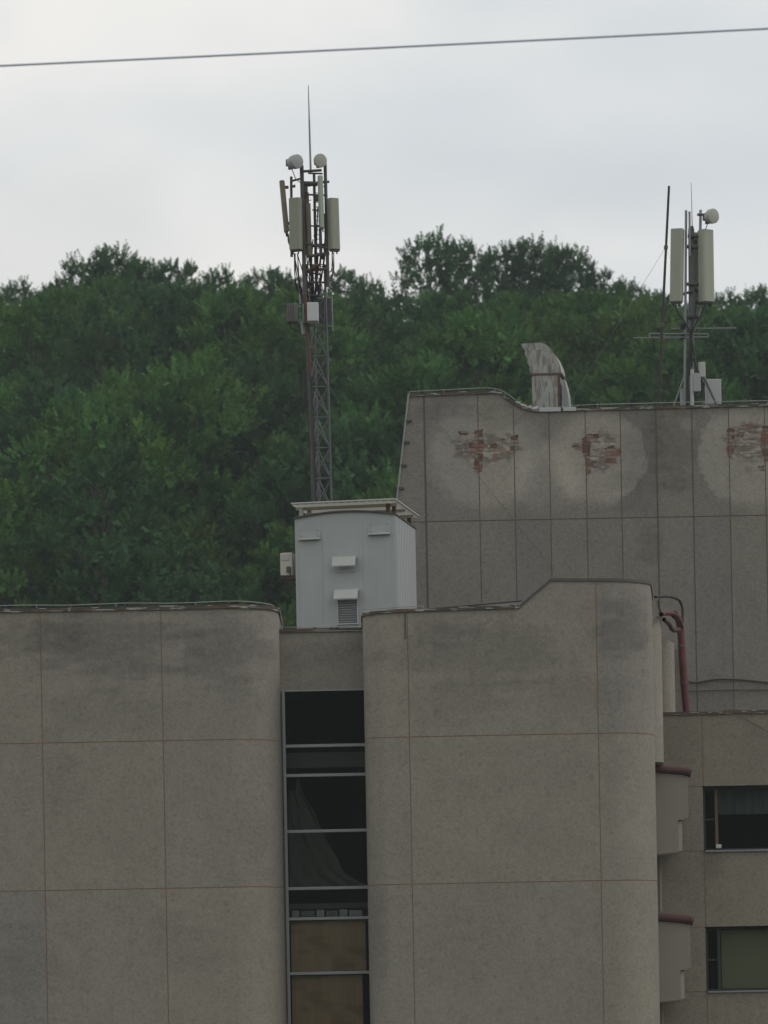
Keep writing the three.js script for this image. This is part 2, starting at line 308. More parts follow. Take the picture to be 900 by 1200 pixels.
// stair section between the two blocks, with the tall glazed strip
{
  const z = -1.2, xa = P(322, 900, z).x, xb = MID.xl + 0.3, top = P(380, 740.5, z).y, head = P(380, 808, z).y, wl = P(331.5, 900, z).x + 0.005, wr = MID.xl + 0.06;
  const root = thing('concrete_building', 'narrow recessed stair section between two rounded blocks with a tall glazed strip', 'building', V((xa + xb) / 2, 0, -3));
  const map = stuccoMap(xa - 0.5, 3, head - 1, 3.4, [[wl + 0.6, top - 0.45, 1.2, 0.4, 0.2]], 307, STUCCO, null, 512); map.wrapS = map.wrapT = THREE.MirroredRepeatWrapping;
  const mat = stuccoMat(map), uvf = (g) => planUV(g, xa - 0.5, 3, head - 1, 3.4);
  part(root, 'header_wall', uvf(box(xa - 0.6, xb, head, top, z - 0.3, z)), mat);
  part(root, 'jamb_wall', uvf(box(xa - 0.6, wl, 0, head - 0.002, z - 0.3, z)), mat);
  part(root, 'coping', box(xa - 0.3, xb, top, top + 0.05, z - 0.33, z + 0.03), M.flash);
  { const r = rng(5), l = []; for (let i = 0; i < 16; i++) { const x = mix(xa + 0.1, xb - 0.5, r()), k = 0.02 + 0.03 * r(); l.push(box(x, x + k * 1.6, top + 0.045, top + 0.05 + k, z - 0.1, z - 0.05)); } part(root, 'roof_debris', l, M.steelDark).userData.kind = 'stuff'; }
  part(root, 'roof_deck', box(xa - 0.6, xb, DECK - 0.25, DECK, -9, z - 0.301), M.deck);
  part(root, 'lightning_wire', tube([V(xa, top + 0.13, z - 0.15), V((xa + wr) / 2, top + 0.11, z - 0.15), V(wr, top + 0.14, z - 0.15)], 0.007, 20, 5), M.wireGrey);
  // stair hall behind the glass
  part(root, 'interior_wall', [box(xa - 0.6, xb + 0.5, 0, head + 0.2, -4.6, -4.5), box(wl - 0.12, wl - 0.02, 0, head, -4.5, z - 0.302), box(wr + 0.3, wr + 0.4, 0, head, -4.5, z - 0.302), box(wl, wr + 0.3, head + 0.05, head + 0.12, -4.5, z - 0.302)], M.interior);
  for (const [py, d] of [[889, 0.30], [1066, 0.28]]) { const y = P(380, py, z).y; part(root, 'stair_landing', box(wl, wr + 0.28, y - d / 2, y + d / 2, -4.49, z - 0.34), std(0.16, 0.15, 0.145, 0.9)); }
  const ty = [808, 873.5, 908, 973.5, 1040.5, 1076, 1140, 1210, 1245, 1310].map((py) => P(380, py, z).y);
  const win = part(root, 'stair_window', [box(wl, wl + 0.06, 0.4, head, z - 0.02, z + 0.06, 0.006), box(wr - 0.055, wr, 0.4, head, z - 0.02, z + 0.06, 0.006)], M.frameAlu);
  for (let i = 0; i < ty.length; i++) part(root, 'transom', box(wl + 0.062, wr - 0.057, ty[i] - 0.035, ty[i] + 0.024 - (i ? 0 : 0.026), z - 0.015, z + 0.05, 0.006), M.frameAlu, win);
  for (let i = 0; i < ty.length - 1; i++) part(root, 'pane', box(wl + 0.05, wr - 0.05, ty[i + 1] + 0.01, ty[i] - 0.02, z + 0.008, z + 0.014), M.glass, win);
  // boards and hangings behind the lower panes, shelf with bright odds and ends
  const board = tex(256, 256, (u, v, i, j) => { const g = fbm(u * 26, v * 1.6, 401, 4), s = fbm(u * 3, v * 5, 411, 4); let c = mix3([0.43, 0.262, 0.165], [0.58, 0.385, 0.26], g); c = mix3(c, [0.33, 0.2, 0.13], 0.7 * sstep(0.5, 0.72, s)); return c; });
  const bm = new THREE.MeshStandardMaterial({ map: board, roughness: 0.85 });
  part(root, 'brown_board', box(wl + 0.09, wr - 0.12, ty[6] + 0.03, ty[5] - 0.05, z - 0.07, z - 0.05), bm, win);
  part(root, 'brown_board', box(wl + 0.09, wr - 0.20, ty[7] + 0.03, ty[6] - 0.05, z - 0.075, z - 0.055), bm, win);
  part(root, 'shelf', box(wl + 0.07, wr - 0.06, ty[5] + 0.19, ty[5] + 0.215, z - 0.4, z - 0.06), M.darkBox, win);
  { const r = rng(9); let x = wl + 0.12; while (x < wr - 0.35) { const w = 0.10 + 0.22 * r(), h = 0.06 + 0.08 * r(); part(root, 'folder_pile', box(x, x + w, ty[5] + 0.035, ty[5] + 0.035 + h, z - 0.22, z - 0.06, 0.008), r() < 0.5 ? M.greyBox : std(0.24, 0.23, 0.21, 0.9), win); x += w + 0.03; } }
  // pale drape behind two of the dark panes
  const dr = new THREE.PlaneGeometry(1, 1, 40, 30), dp = dr.attributes.position, dh = ty[2] - ty[4];
  for (let i = 0; i < dp.count; i++) { const a = dp.getX(i) + 0.5, b = dp.getY(i) + 0.5, w = mix(1.38, 0.22, Math.pow(b, 0.7)) * (0.9 + 0.25 * noise(b * 7, 1, 43)), x = wl + 0.08 + a * w; dp.setXYZ(i, x, ty[4] + 0.03 + b * (dh * 0.93) * (0.92 + 0.14 * noise(a * 5, 2, 44)), z - 0.22 - 0.14 * fbm(a * 5 + b * 4, b * 3, 45, 3) - 0.016 * Math.sin(a * 26 + b * 9)); }
  dr.computeVertexNormals();
  part(root, 'drape', dr, std(0.13, 0.12, 0.11, 0.95, { side: THREE.DoubleSide }), win);
}

// right wing with strip windows
{
  const z = -3, top = P(840, 836, z).y, xa = P(760, 1000, z).x, xb = 15, xj = P(825.5, 1000, z).x;
  const root = thing('concrete_building', 'low wing with recessed strip windows and patchy red flashing beside the red drainpipe', 'building', V((xa + xb) / 2, 0, -6));
  const map = stuccoMap(xa, 6, 7, 9, [[xj + 0.15, P(840, 1010, z).y - 0.05, 0.3, 0.25, 0.25], [xa + 0.6, top - 0.6, 0.5, 0.5, 0.12], [xj + 1.0, top - 0.9, 0.7, 0.5, 0.1]], 409, [0.238, 0.209, 0.175], null, 768); map.wrapS = map.wrapT = THREE.MirroredRepeatWrapping;
  const mat = stuccoMat(map), uvf = (g) => planUV(g, xa, 6, 7, 9), zb = -8.7;
  const w1 = [P(860, 921, z).y, P(860, 996.5, z).y], w2 = [P(860, 1086, z).y, P(860, 1161, z).y], fl = w1[0] - w2[0];
  const rows = []; for (let k = 0; k < 4; k++) rows.push([w1[0] - fl * k, w1[1] - fl * k]);
  const g = 0.009;
  part(root, 'core_wall', [box(xa + 0.05, xj - 0.03, 0, top - 0.02, zb, z - 0.006), ...[...rows.map((r, k) => [r[0] + 0.02, k ? rows[k - 1][1] - 0.02 : top - 0.02]), [0, rows[3][1] - 0.02]].map(([a, b]) => box(xj - 0.03, xb - 0.05, a, b, zb, z - 0.006))], M.joint);
  part(root, 'roof_deck', box(xa + 0.05, xb - 0.05, top - 0.02, top + 0.005, zb, z - 0.3), M.deck);
  const cut = [top, ...rows.flat(), 0];
  for (let i = 0; i < cut.length - 1; i++) {
    part(root, 'wall_panel', uvf(box(xa, xj - g, cut[i + 1] + g, cut[i] - g, z - 0.12, z)), mat);
    if (i % 2 === 0) for (let k = 0; k < 3; k++) { const q0 = xj + k * 2.9, q1 = Math.min(xb, q0 + 2.9); part(root, 'wall_panel', uvf(box(q0 + g, q1 - g, cut[i + 1] + g, cut[i] - g, z - 0.16, z)), mat); }
  }
  part(root, 'coping', ribbon(makePath([{ x0: xa + 0.1, z0: z, x1: xb, z1: z, out: 1 }]), 0.2, xb - xa - 0.2, (p, u) => top - 0.03 + 0.02 * noise(u * 3, 1, 16), (p, u) => top + 0.035 + 0.03 * noise(u * 2.5, 1, 17), 0.25, 0.03, { u0: 5, w: 1, y0: top, h: 0.1 }, Array.from({ length: 50 }, (_, k) => k * 0.2)), M.flash);
  part(root, 'cracked_wire', tube([P(866, 838, z + 0.03), P(880, 846, z + 0.02), P(905, 860, z + 0.02), P(960, 890, z + 0.02)], 0.006, 20, 5), M.steelBrown);
  rows.forEach(([yt, yb], k) => {
    const zo = z - 0.2, xm = xj + 0.24, xe = xb - 0.1;
    const win = part(root, 'strip_window', [box(xj + 0.012, xj + 0.05, yb + 0.01, yt - 0.01, zo - 0.05, zo), box(xj + 0.05, xe, yt - 0.05, yt - 0.01, zo - 0.05, zo), box(xj + 0.05, xe, yb + 0.01, yb + 0.05, zo - 0.05, zo), box(xj + 0.05, xm - 0.01, (yt + yb) / 2 - 0.02, (yt + yb) / 2 + 0.012, zo - 0.05, zo)], M.frameDark);
    part(root, 'mullion', box(xm, xm + 0.065, yb + 0.05, yt - 0.05, zo - 0.06, zo + 0.015, 0.006), k ? M.frameDark : M.woodBrown, win);
    part(root, 'mullion', box(xm + 2.3, xm + 2.365, yb + 0.05, yt - 0.05, zo - 0.06, zo + 0.015, 0.006), M.woodBrown, win);
    part(root, 'pane', box(xj + 0.045, xm + 0.01, yb + 0.04, yt - 0.04, zo - 0.03, zo - 0.024), M.glass, win);
    part(root, 'pane', box(xm + 0.06, xm + 2.31, yb + 0.04, yt - 0.04, zo - 0.03, zo - 0.024), M.glass, win);
    part(root, 'window_sill', box(xj + 0.01, xe, yb - 0.022, yb + 0.008, z - 0.19, z + 0.045), M.galv, win);
    if (k) part(root, 'blind', box(xm + 0.09, xe - 3.2, yb + 0.06, yt - 0.06, zo - 0.12, zo - 0.1), M.curtain, win);
    else {
      part(root, 'paper_wad', box(xm + 0.005, xm + 0.12, yb + 0.052, yb + 0.135, zo + 0.016, zo + 0.07, 0.02), M.white, win);
      const c = new THREE.PlaneGeometry(2.2, 0.5, 60, 1), cp = c.attributes.position; for (let i = 0; i < cp.count; i++) cp.setZ(i, 0.03 * Math.sin(cp.getX(i) * 33)); c.computeVertexNormals(); c.translate(xm + 1.2, yt - 0.3, zo - 0.3);
      part(root, 'curtain', c, std(0.20, 0.215, 0.22, 0.95, { side: THREE.DoubleSide }), win);
    }
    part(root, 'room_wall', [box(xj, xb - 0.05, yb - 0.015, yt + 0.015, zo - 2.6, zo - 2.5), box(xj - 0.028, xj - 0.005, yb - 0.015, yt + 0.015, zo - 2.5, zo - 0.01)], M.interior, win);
  });
}

// bays on the flank of the middle block: upper shaft and two boxed balconies with red caps
{
  const root = thing('side_bay', 'plain upright shaft on the flank of the slanted-parapet block under the red drainpipe', 'bay', V(MID.xr, DECK - 4, -1.5));
  const map = stuccoMap(MID.xr - 2, 4, 10, 8, [], 503, [0.268, 0.242, 0.208], null, 512); map.wrapS = map.wrapT = THREE.MirroredRepeatWrapping; const mat = stuccoMat(map);
  const yT = P(774, 722, -1.2).y, yB = P(775, 893, -1.2).y, xe = P(778.5, 860, -1.2).x, R = 0.5;
  const mk = (x0, x1, zf, zb, r) => makePath([{ x0, z0: zf, x1: x1 - r, z1: zf, out: 1 }, { r, cx: x1 - r, cz: zf - r, a0: Math.PI / 2, a1: 0 }, { x0: x1, z0: zf - r, x1, z1: zb, out: 1 }, { x0: x1, z0: zb, x1: x0, z1: zb, out: 1 }]);
  const p1 = mk(MID.xr - 1.0, xe, -1.0, -2.95, R);
  part(root, 'lower_wall', ribbon(p1, 0, p1.length, yB, yT, 0.15, 0, { u0: 0, w: 4, y0: 10, h: 8 }), mat);
  part(root, 'top_slab', planSolid(p1, 0.02, yT - 0.12, yT - 0.02), M.deck);
  part(root, 'edge_flashing', tube([P(771.5, 704, -0.85), P(773, 714, -0.92), P(777, 720, -0.97)], 0.022, 16, 6), M.steelDark);
  const x2 = P(791, 780, -3.5).x, x3 = P(797, 780, -4.2).x, yt2 = P(790, 733, -2.4).y, yb2 = P(790, 842, -3.2).y, p2 = mk(MID.xr - 0.6, x2, -3.32, -5.0, 0.3);
  part(root, 'rear_wall', ribbon(p2, 0, p2.length, yb2, (p) => yt2 - 0.24 * sstep(x2 - 0.35, x2 - 0.02, p.x), 0.15, 0, { u0: 0, w: 4, y0: 10, h: 8 }), mat);
  part(root, 'rear_pilaster', planUV(box(x2 - 0.02, x3, yb2, yt2 - 0.32, -5.2, -4.0), MID.xr - 2, 4, 10, 8), mat);
  // red rim of the shaft roof
  part(root, 'red_rim', tube([P(775, 720, -0.9), P(779, 718.5, -1.4), P(790, 719.5, -2.0), P(796, 727, -2.9), P(799, 735, -3.4)], 0.05, 20, 6), M.redPaint);
  part(root, 'red_rim', tube([P(778, 726, -1.3), P(784, 731, -1.8), P(788, 738, -2.2), P(796, 738, -2.9)], 0.045, 20, 6), M.redTile);
}
function balcony(y0, y1, ystep, px0, label) {
  const z = -1.7, a = P(px0 - 4, (y0 + y1) / 2, z), X = (px, py) => P(px, py, z).x, Y = (py) => P(px0 + 16, py, z).y;
  const root = thing('boxed_balcony', label, 'balcony', V(a.x + 0.3, Y(y1), z - 0.5));
  const x1 = X(px0 + 29.5, y0), x2 = X(px0 + 24, y1), xs = MID.xr - 0.5;
  part(root, 'front_wall', prism([[xs, Y(y1 + 2)], [x2, Y(y1 - 2)], [x2, Y(ystep)], [x1, Y(ystep)], [x1, Y(y0 + 6)], [xs, Y(y0)]], z - 1.2, z), M.smooth);
  part(root, 'side_strip', prism([[x1 + 0.004, Y(ystep - 1)], [x1 + 0.09, Y(ystep - 3)], [x1 + 0.09, Y(y0 + 7)], [x1 + 0.004, Y(y0 + 6)]], z - 1.0, z - 0.06), M.smooth);
  part(root, 'side_strip', prism([[x2 + 0.004, Y(y1 - 2)], [x2 + 0.08, Y(y1 - 3)], [x2 + 0.08, Y(ystep + 1)], [x2 + 0.004, Y(ystep + 1)]], z - 1.0, z - 0.06), M.pale);
  const c0 = V(xs + 0.2, Y(y0 - 4.5), z - 0.02), c1 = V(x1 + 0.06, Y(y0 + 1.5), z - 0.02);
  const cap = part(root, 'red_cap', rod(c0, c1, 0.085, 0.085, 12), M.redTile);
  part(root, 'cap_end', rod(c1.clone().add(V(0.004, 0, -0.1)), c1.clone().add(V(0.10, -0.03, -0.1)), 0.095, 0.095, 10), M.redTile, cap);
  part(root, 'cap_lip', rod(c0.clone().add(V(0, -0.09, 0.02)), c1.clone().add(V(-0.05, -0.09, 0.02)), 0.014, 0.014, 6), M.galv, cap);
  part(root, 'bottom_roll', rod(V(xs + 0.2, Y(y1 + 1), z - 0.05), V(x2 - 0.02, Y(y1 - 2), z - 0.05), 0.055, 0.055, 10), M.smooth);
  part(root, 'bracket_strip', box(X(px0 + 5.5, y1 + 30), X(px0 + 8, y1 + 30), Y(y1 + 66), Y(y1 + 2), z - 1.2, z - 1.0), M.pale);
}
balcony(903, 1000, 961, 771.5, 'upper boxed balcony with a red rolled cap beside the dark wing window');
balcony(1077, 1173, 1137, 774, 'lower boxed balcony with a red rolled cap beside the wing window with an olive blind');

// rear block: tall panelled wall, plaster fallen off the brick in places
const REAR = { z: -9 };
{
  const z = REAR.z, cols = [499.5, 562.5, 604, 645.5, 688, 729, 771, 813, 856, 898, 940, 982, 1024, 1066].map((px) => P(px, 610, z).x);
  const topPts = [[466, 464], [480, 463.5], [585, 459.5], [592, 466], [610, 477], [625, 481.5], [900, 474.5], [1100, 469.5]].map(([a, b]) => P(a, b, z));
  const topAt = (x) => { for (let i = 1; i < topPts.length; i++) if (x <= topPts[i].x) return mix(topPts[i - 1].y, topPts[i].y, Math.max(0, (x - topPts[i - 1].x) / (topPts[i].x - topPts[i - 1].x))); return topPts[topPts.length - 1].y; };
  const eT = P(480, 463.5, z), eB = P(466, 590, z), slope = (eT.x - eB.x) / (eT.y - eB.y), edgeX = (y) => eB.x + (y - eB.y) * slope;
  const yh = P(680, 608, z).y, yl = DECK - 3.0, xb = cols[cols.length - 1];
  const root = thing('concrete_building', 'tall rear wall of upright grey panels with pale round patches of bared red brick', 'building', V(6, 0, -14));
  // exposed brick regions, outlined in photo pixels
  const rag = (pts, s) => { const r = rng(s), out = []; for (let i = 0; i < pts.length; i++) { const a = pts[i], b = pts[(i + 1) % pts.length], n = Math.max(1, Math.round(Math.hypot(b[0] - a[0], b[1] - a[1]) / 3)); for (let k = 0; k < n; k++) { const t = k / n; out.push([mix(a[0], b[0], t) + (r() - 0.5) * 2.0, mix(a[1], b[1], t) + (r() - 0.5) * 1.8]); } } return out; };
  const holes = [
    [[556, 504], [566, 503], [567, 520], [565, 535], [565, 552], [560, 556], [556, 549], [556, 535], [558, 528], [550, 524], [550, 519], [557, 517]], [[537, 505], [549, 506], [549, 510], [538, 510]], [[574, 521], [582, 519], [585, 522], [580, 526], [574, 525]], [[585, 516], [590, 513], [593, 515], [588, 520]], [[598, 512], [607, 509], [607, 524], [604, 531], [598, 529]],
    [[683, 513], [690, 508], [701, 509], [702, 513], [692, 515], [692, 540], [699, 541], [700, 545], [694, 548], [692, 556], [687, 558], [686, 540], [682, 530]], [[708, 525], [718, 523], [722, 527], [727, 524], [728, 532], [722, 536], [723, 543], [715, 545], [709, 541], [712, 533]], [[672, 520], [677, 519], [677, 523], [671, 525]],
    [[852, 502], [860, 502], [861, 510], [860, 516], [863, 522], [860, 528], [857, 538], [852, 534]], [[863, 508], [872, 507], [873, 511], [864, 512]], [[879, 500], [888, 499], [886, 507], [878, 508]], [[893, 500], [903, 499], [908, 512], [905, 536], [896, 542], [893, 530], [891, 516]], [[889, 547], [896, 545], [896, 552], [890, 552]],
  ].map((h, i) => rag(h, 40 + i).map(([a, b]) => { const q = P(a, b, z); return [q.x, q.y]; }));
  const inside = (x, y) => holes.some((h) => { let c = false; for (let i = 0, j = h.length - 1; i < h.length; j = i++) if ((h[i][1] > y) !== (h[j][1] > y) && x < (h[j][0] - h[i][0]) * (y - h[i][1]) / (h[j][1] - h[i][1]) + h[i][0]) c = !c; return c; });
  // colour of the render coat: grey film, paler scoured rounds, broken skim round the bared brick
  const X0 = edgeX(yl) - 0.2, W = 10.4, Y0 = 12, H = 10.5;
  const disc = [[566, 535, 72, 68, 0.95, 0], [699, 536, 60, 58, 1.0, 1], [880, 535, 64, 62, 1.0, -1], [805, 497, 9, 8, 0.5, 0], [640, 560, 45, 40, 0.5, 0]].map(([a, b, rx, ry, s, e]) => { const q = P(a, b, z); return [q.x, q.y, rx / PPM(z), ry / PPM(z), s, e]; });
  const skim = [[570, 526, 42, 25], [700, 528, 30, 27], [878, 520, 32, 32]].map(([a, b, rx, ry]) => { const q = P(a, b, z); return [q.x, q.y, rx / PPM(z), ry / PPM(z)]; });
  const dark = [[750, 540, 42, 70], [790, 520, 36, 60], [540, 480, 60, 14], [590, 490, 30, 14], [762, 640, 20, 22]].map(([a, b, rx, ry]) => { const q = P(a, b, z); return [q.x, q.y, rx / PPM(z), ry / PPM(z), 0.25]; });
  const map = stuccoMap(X0, W, Y0, H, dark, 601, [0.208, 0.191, 0.169], (c, x, y, i, j) => {
    for (const [dx, dy, rx, ry, s, e] of disc) {
      const d = Math.hypot((x - dx) / rx, (y - dy) / ry) + 0.22 * (fbm(x * 1.8, y * 1.8, 611, 4) - 0.5) + 0.08 * (noise(x * 12, y * 12, 613) - 0.5), crisp = e ? sstep(-0.2, 0.8, e * (x - dx) / rx) : 0, soft = mix(0.30, 0.03, crisp);
      const k = s * (1 - sstep(0.98 - soft, 0.99 + soft * 0.4, d)) * (0.9 + 0.2 * fbm(x * 3, y * 3, 617, 3)); c = mix3(c, [c[0] * 1.28 + 0.036, c[1] * 1.28 + 0.035, c[2] * 1.26 + 0.030], k);
    }
    for (const [dx, dy, rx, ry] of skim) {
      const d = Math.hypot((x - dx) / rx, (y - dy) / ry) + 0.9 * (fbm(x * 5, y * 7, 631, 4) - 0.5), k = 1 - sstep(0.6, 0.95, d);
      if (k > 0) { const n = fbm(x * 7, y * 16, 641, 4); c = mix3(c, mix3([0.125, 0.105, 0.098], [0.36, 0.325, 0.285], sstep(0.38, 0.70, n)), 0.72 * k); const course = ((y / 0.077) % 1 + 1) % 1; if (course < 0.2 && noise(x * 6, y * 13, 651) > 0.5) c = c.map((q) => q * (1 - 0.35 * k)); const rd = sstep(0.6, 0.75, fbm(x * 6, y * 12, 661, 3)); c = mix3(c, [0.20, 0.095, 0.075], 0.65 * rd * k); }
    }
    return c;
  });
  map.wrapS = map.wrapT = THREE.MirroredRepeatWrapping;
  const mats = tones(map), ev = new Evaluator(); let pn = 0; ev.useGroups = false;
  const cutters = holes.map((h) => { const g = prism(h, z - 0.2, z + 0.1); const b = new Brush(g); b.updateMatrixWorld(); return { b, x0: Math.min(...h.map((q) => q[0])), x1: Math.max(...h.map((q) => q[0])), y0: Math.min(...h.map((q) => q[1])), y1: Math.max(...h.map((q) => q[1])) }; });
  const panel = (pts) => {
    let g = prism(pts, z - 0.024, z);
    const x0 = Math.min(...pts.map((q) => q[0])), x1 = Math.max(...pts.map((q) => q[0])), y0 = Math.min(...pts.map((q) => q[1])), y1 = Math.max(...pts.map((q) => q[1]));
    for (const c of cutters) if (c.x1 > x0 && c.x0 < x1 && c.y1 > y0 && c.y0 < y1) { const b = new Brush(g); b.updateMatrixWorld(); g = ev.evaluate(b, c.b, SUBTRACTION).geometry; }
    part(root, 'wall_panel', planUV(g, X0, W, Y0, H), mats[(pn++ * 3) % 5]);
  };
  const gp = 0.010, xsT = [null, ...cols];
  for (let i = 0; i < cols.length; i++) {
    const xr = cols[i] - gp, xl = i ? cols[i - 1] + gp : null;
    const tops = [xl ?? edgeX(topAt(eT.x)), ...topPts.map((q) => q.x).filter((x) => x > (xl ?? eT.x) + 0.01 && x < xr - 0.01), xr].map((x) => [x, topAt(x)]);
    panel([[xl ?? edgeX(yh), yh + gp], [xr, yh + gp], ...tops.reverse()]);
    panel([[xl ?? edgeX(yl), yl], [xr, yl], [xr, yh - gp], [xl ?? edgeX(yh), yh - gp]]);
  }
  for (let i = 0; i < cols.length - 1; i++) { const x = cols[i]; part(root, 'joint_filler', box(x - 0.013, x + 0.013, yl, topAt(x) - 0.03, z - 0.02, z - 0.006), M.jointDark); }
  part(root, 'joint_filler', box(edgeX(yh) + 0.02, xb, yh - 0.013, yh + 0.013, z - 0.0215, z - 0.007), M.jointDark);
  // backing wall, roof, coping
  const back = [[edgeX(0) + 0.03, 0], [xb - 0.03, 0], [xb - 0.03, topAt(xb) - 0.03], ...topPts.slice(1, 7).reverse().map((q) => [q.x + (q.x < eT.x + 0.1 ? 0.03 : 0), q.y - 0.03])];
  part(root, 'backing_wall', prism(back, z - 0.35, z - 0.046), M.jointDark);
  const roofY = topAt(P(700, 480, z).x) - 0.22;
  part(root, 'rear_wall', prism([[edgeX(0) + 0.04, 0], [xb - 0.03, 0], [xb - 0.03, roofY - 0.1], [edgeX(roofY - 0.1) + 0.04, roofY - 0.1]], -22, z - 0.36), M.smooth);
  part(root, 'roof_deck', box(eT.x + 0.1, xb - 0.03, roofY - 0.1, roofY, -22, z - 0.36), M.deck); REAR.roofY = roofY; REAR.topAt = topAt;
  const fp = makePath([{ x0: eT.x, z0: z, x1: xb, z1: z, out: 1 }]), ex = topPts.map((q) => q.x - eT.x);
  part(root, 'coping', ribbon(fp, 0, fp.length, (p, u) => topAt(p.x) - 0.03, (p, u) => topAt(p.x) + 0.03 + 0.02 * noise(u * 2.6, 5, 14), 0.36, 0.03, { u0: 3, w: 1, y0: 20, h: 0.1 }, [...ex, ...Array.from({ length: 60 }, (_, k) => k * 0.3)]), M.flash);
  // edge rail down the battered left side with stub brackets
  part(root, 'edge_pipe', rod(V(edgeX(yl) - 0.02, yl, z + 0.02), V(eT.x - 0.02, eT.y + 0.04, z + 0.02), 0.02, 0.02, 8), M.wireGrey);
  for (const [a, b] of [[479, 493], [476.5, 518], [473, 545], [470, 572]]) { const q = P(a, b, z); part(root, 'edge_bracket', box(q.x - 0.06, q.x + 0.07, q.y - 0.028, q.y + 0.022, z - 0.02, z + 0.045, 0.006), M.steelDark); }
  // dark conductor strip beside the first joint and two more on the dark joints
  for (const [px, w] of [[499.5, 0.020], [771, 0.016], [813, 0.012]]) { const x = P(px, 610, z).x; part(root, 'joint_strip', box(x - w, x + w, yl, topAt(x) - 0.05, z - 0.03, z + 0.004), M.steelDark); }
  // bricks behind the holes: running bond, only where bared
  const bw = 0.25, bh = 0.065, bj = 0.012, br = new THREE.BoxGeometry(bw, bh, 0.02), half = new THREE.BoxGeometry(bw / 2 - bj / 2, bh, 0.02);
  const brickTex = tex(128, 64, (u, v, i, j) => { const n = fbm(u * 9, v * 5, 701, 4); return mix3([0.180, 0.090, 0.068], [0.270, 0.150, 0.115], n).map((q) => q * (0.85 + 0.3 * hash(i, j, 7))); });
  const bms = [[1, 1, 1], [0.72, 0.75, 0.8], [1.1, 1.35, 1.5], [0.6, 0.58, 0.6], [1.0, 1.8, 2.1], [1.15, 1.6, 1.8]].map((k) => new THREE.MeshStandardMaterial({ map: brickTex, color: lin(...k), roughness: 0.95 }));
  const r = rng(77), bx0 = P(525, 500, z).x, bx1 = P(912, 500, z).x, by0 = P(700, 565, z).y, by1 = P(700, 490, z).y;
  for (let row = 0, y = by0; y < by1; y += bh + bj, row++) for (let x = bx0 + (row % 2) * (bw + bj) / 2; x < bx1; x += bw + bj) {
    let hit = false; for (let a = 0; a <= 6 && !hit; a++) for (let b = 0; b <= 3 && !hit; b++) hit = inside(x - bw / 2 + bw * a / 6, y - bh / 2 + bh * b / 3);
    if (hit) { const m = new THREE.Mesh(br, bms[Math.floor(r() * 6)]); m.name = 'brick'; m.position.set(x - root.position.x, y - root.position.y, z - 0.0235 + r() * 0.008 - root.position.z); root.add(m); }
  }
  part(root, 'mortar_bed', box(bx0 - 0.3, bx1 + 0.3, by0 - 0.1, by1 + 0.1, z - 0.0455, z - 0.0225), std(0.24, 0.215, 0.19, 0.95));
  // roof wire
  const w = [[480, 459], [520, 457], [580, 455.5], [592, 460], [618, 476], [700, 474], [800, 471.5], [900, 469.5], [1000, 467]].map(([a, b]) => P(a, b, z - 0.15));
  part(root, 'lightning_wire', tube(w, 0.009, 90, 5), M.wireGrey);
  part(root, 'wire_support', w.map((q) => rod(V(q.x, topAt(q.x), q.z), V(q.x, q.y + 0.012, q.z), 0.009, 0.009, 5)), M.wireGrey).userData.kind = 'stuff';
  // torn bright flashing left and right of the vent duct
  const tr = []; { const q = rng(21); for (let k = 0; k < 7; k++) { const a = P(607 + k * 3.2, 479 - 2 * q(), z + 0.03), g = new THREE.BoxGeometry(0.09 + 0.08 * q(), 0.02 + 0.05 * q(), 0.012); g.rotateZ((q() - 0.5) * 1.2); g.rotateX((q() - 0.5) * 0.8); g.translate(a.x, topAt(a.x) + 0.02 + 0.05 * q(), z - 0.02); tr.push(g); } }
  part(root, 'torn_flashing', tr, M.white);
  for (const [a, b] of [[632, 657], [660, 675]]) { const q = P(a, 481, z), s = P(b, 481, z); part(root, 'flashing_strip', box(q.x, s.x, topAt(q.x) - 0.03, topAt(q.x) + 0.055, z + 0.032, z + 0.05, 0.006), M.greyBox); }
  // wires slung along the wall above the wing roof
  const zz = z + 0.04;
  part(root, 'wall_cable', tube([[803, 798], [815, 799.5], [838, 796], [870, 796.5], [905, 800], [960, 801]].map(([a, b]) => P(a, b, zz)), 0.022, 40, 6), M.steelDark);
  part(root, 'wall_cable', tube([[779, 806], [790, 811], [805, 810], [860, 808.5], [905, 808.5], [960, 809]].map(([a, b]) => P(a, b, zz)), 0.010, 40, 5), M.steelDark);
  part(root, 'slack_wire', tube([[508, 488], [540, 530], [575, 575], [612, 622], [650, 668]].map(([a, b]) => P(a, b, zz)), 0.004, 30, 5), M.mastSteel);
}

// red drainpipe and black cable bend against the rear wall
{
  const root = thing('drainpipe', 'dark red drainpipe running down to the flashing of the windowed wing', 'drainpipe', P(804, 836, -3.9));
  const pipe = part(root, 'pipe', tube([P(790, 720, -3.4), P(796, 728, -3.9), P(798, 745, -4.0), P(800.5, 780, -4.0), P(804.5, 834, -4.0)], 0.075, 40, 10), M.redPaint);
  for (const [a, b] of [[798.6, 757], [802, 800]]) { const q = P(a, b, -4.0); part(root, 'pipe_clip', rod(V(q.x, q.y - 0.025, q.z), V(q.x, q.y + 0.025, q.z), 0.086, 0.086, 10), M.steelBrown, pipe); }
  const c = thing('cable_bend', 'black cable bending down into the top of the red drainpipe', 'cable', P(800, 730, -4.1));
  part(c, 'cable', tube([P(768, 699.5, -2.0), P(780, 699, -2.8), P(790, 700.5, -3.6), P(797, 705, -4.05), P(799.5, 712, -4.1), P(800, 730, -4.1)], 0.028, 40, 7), M.cable);
}

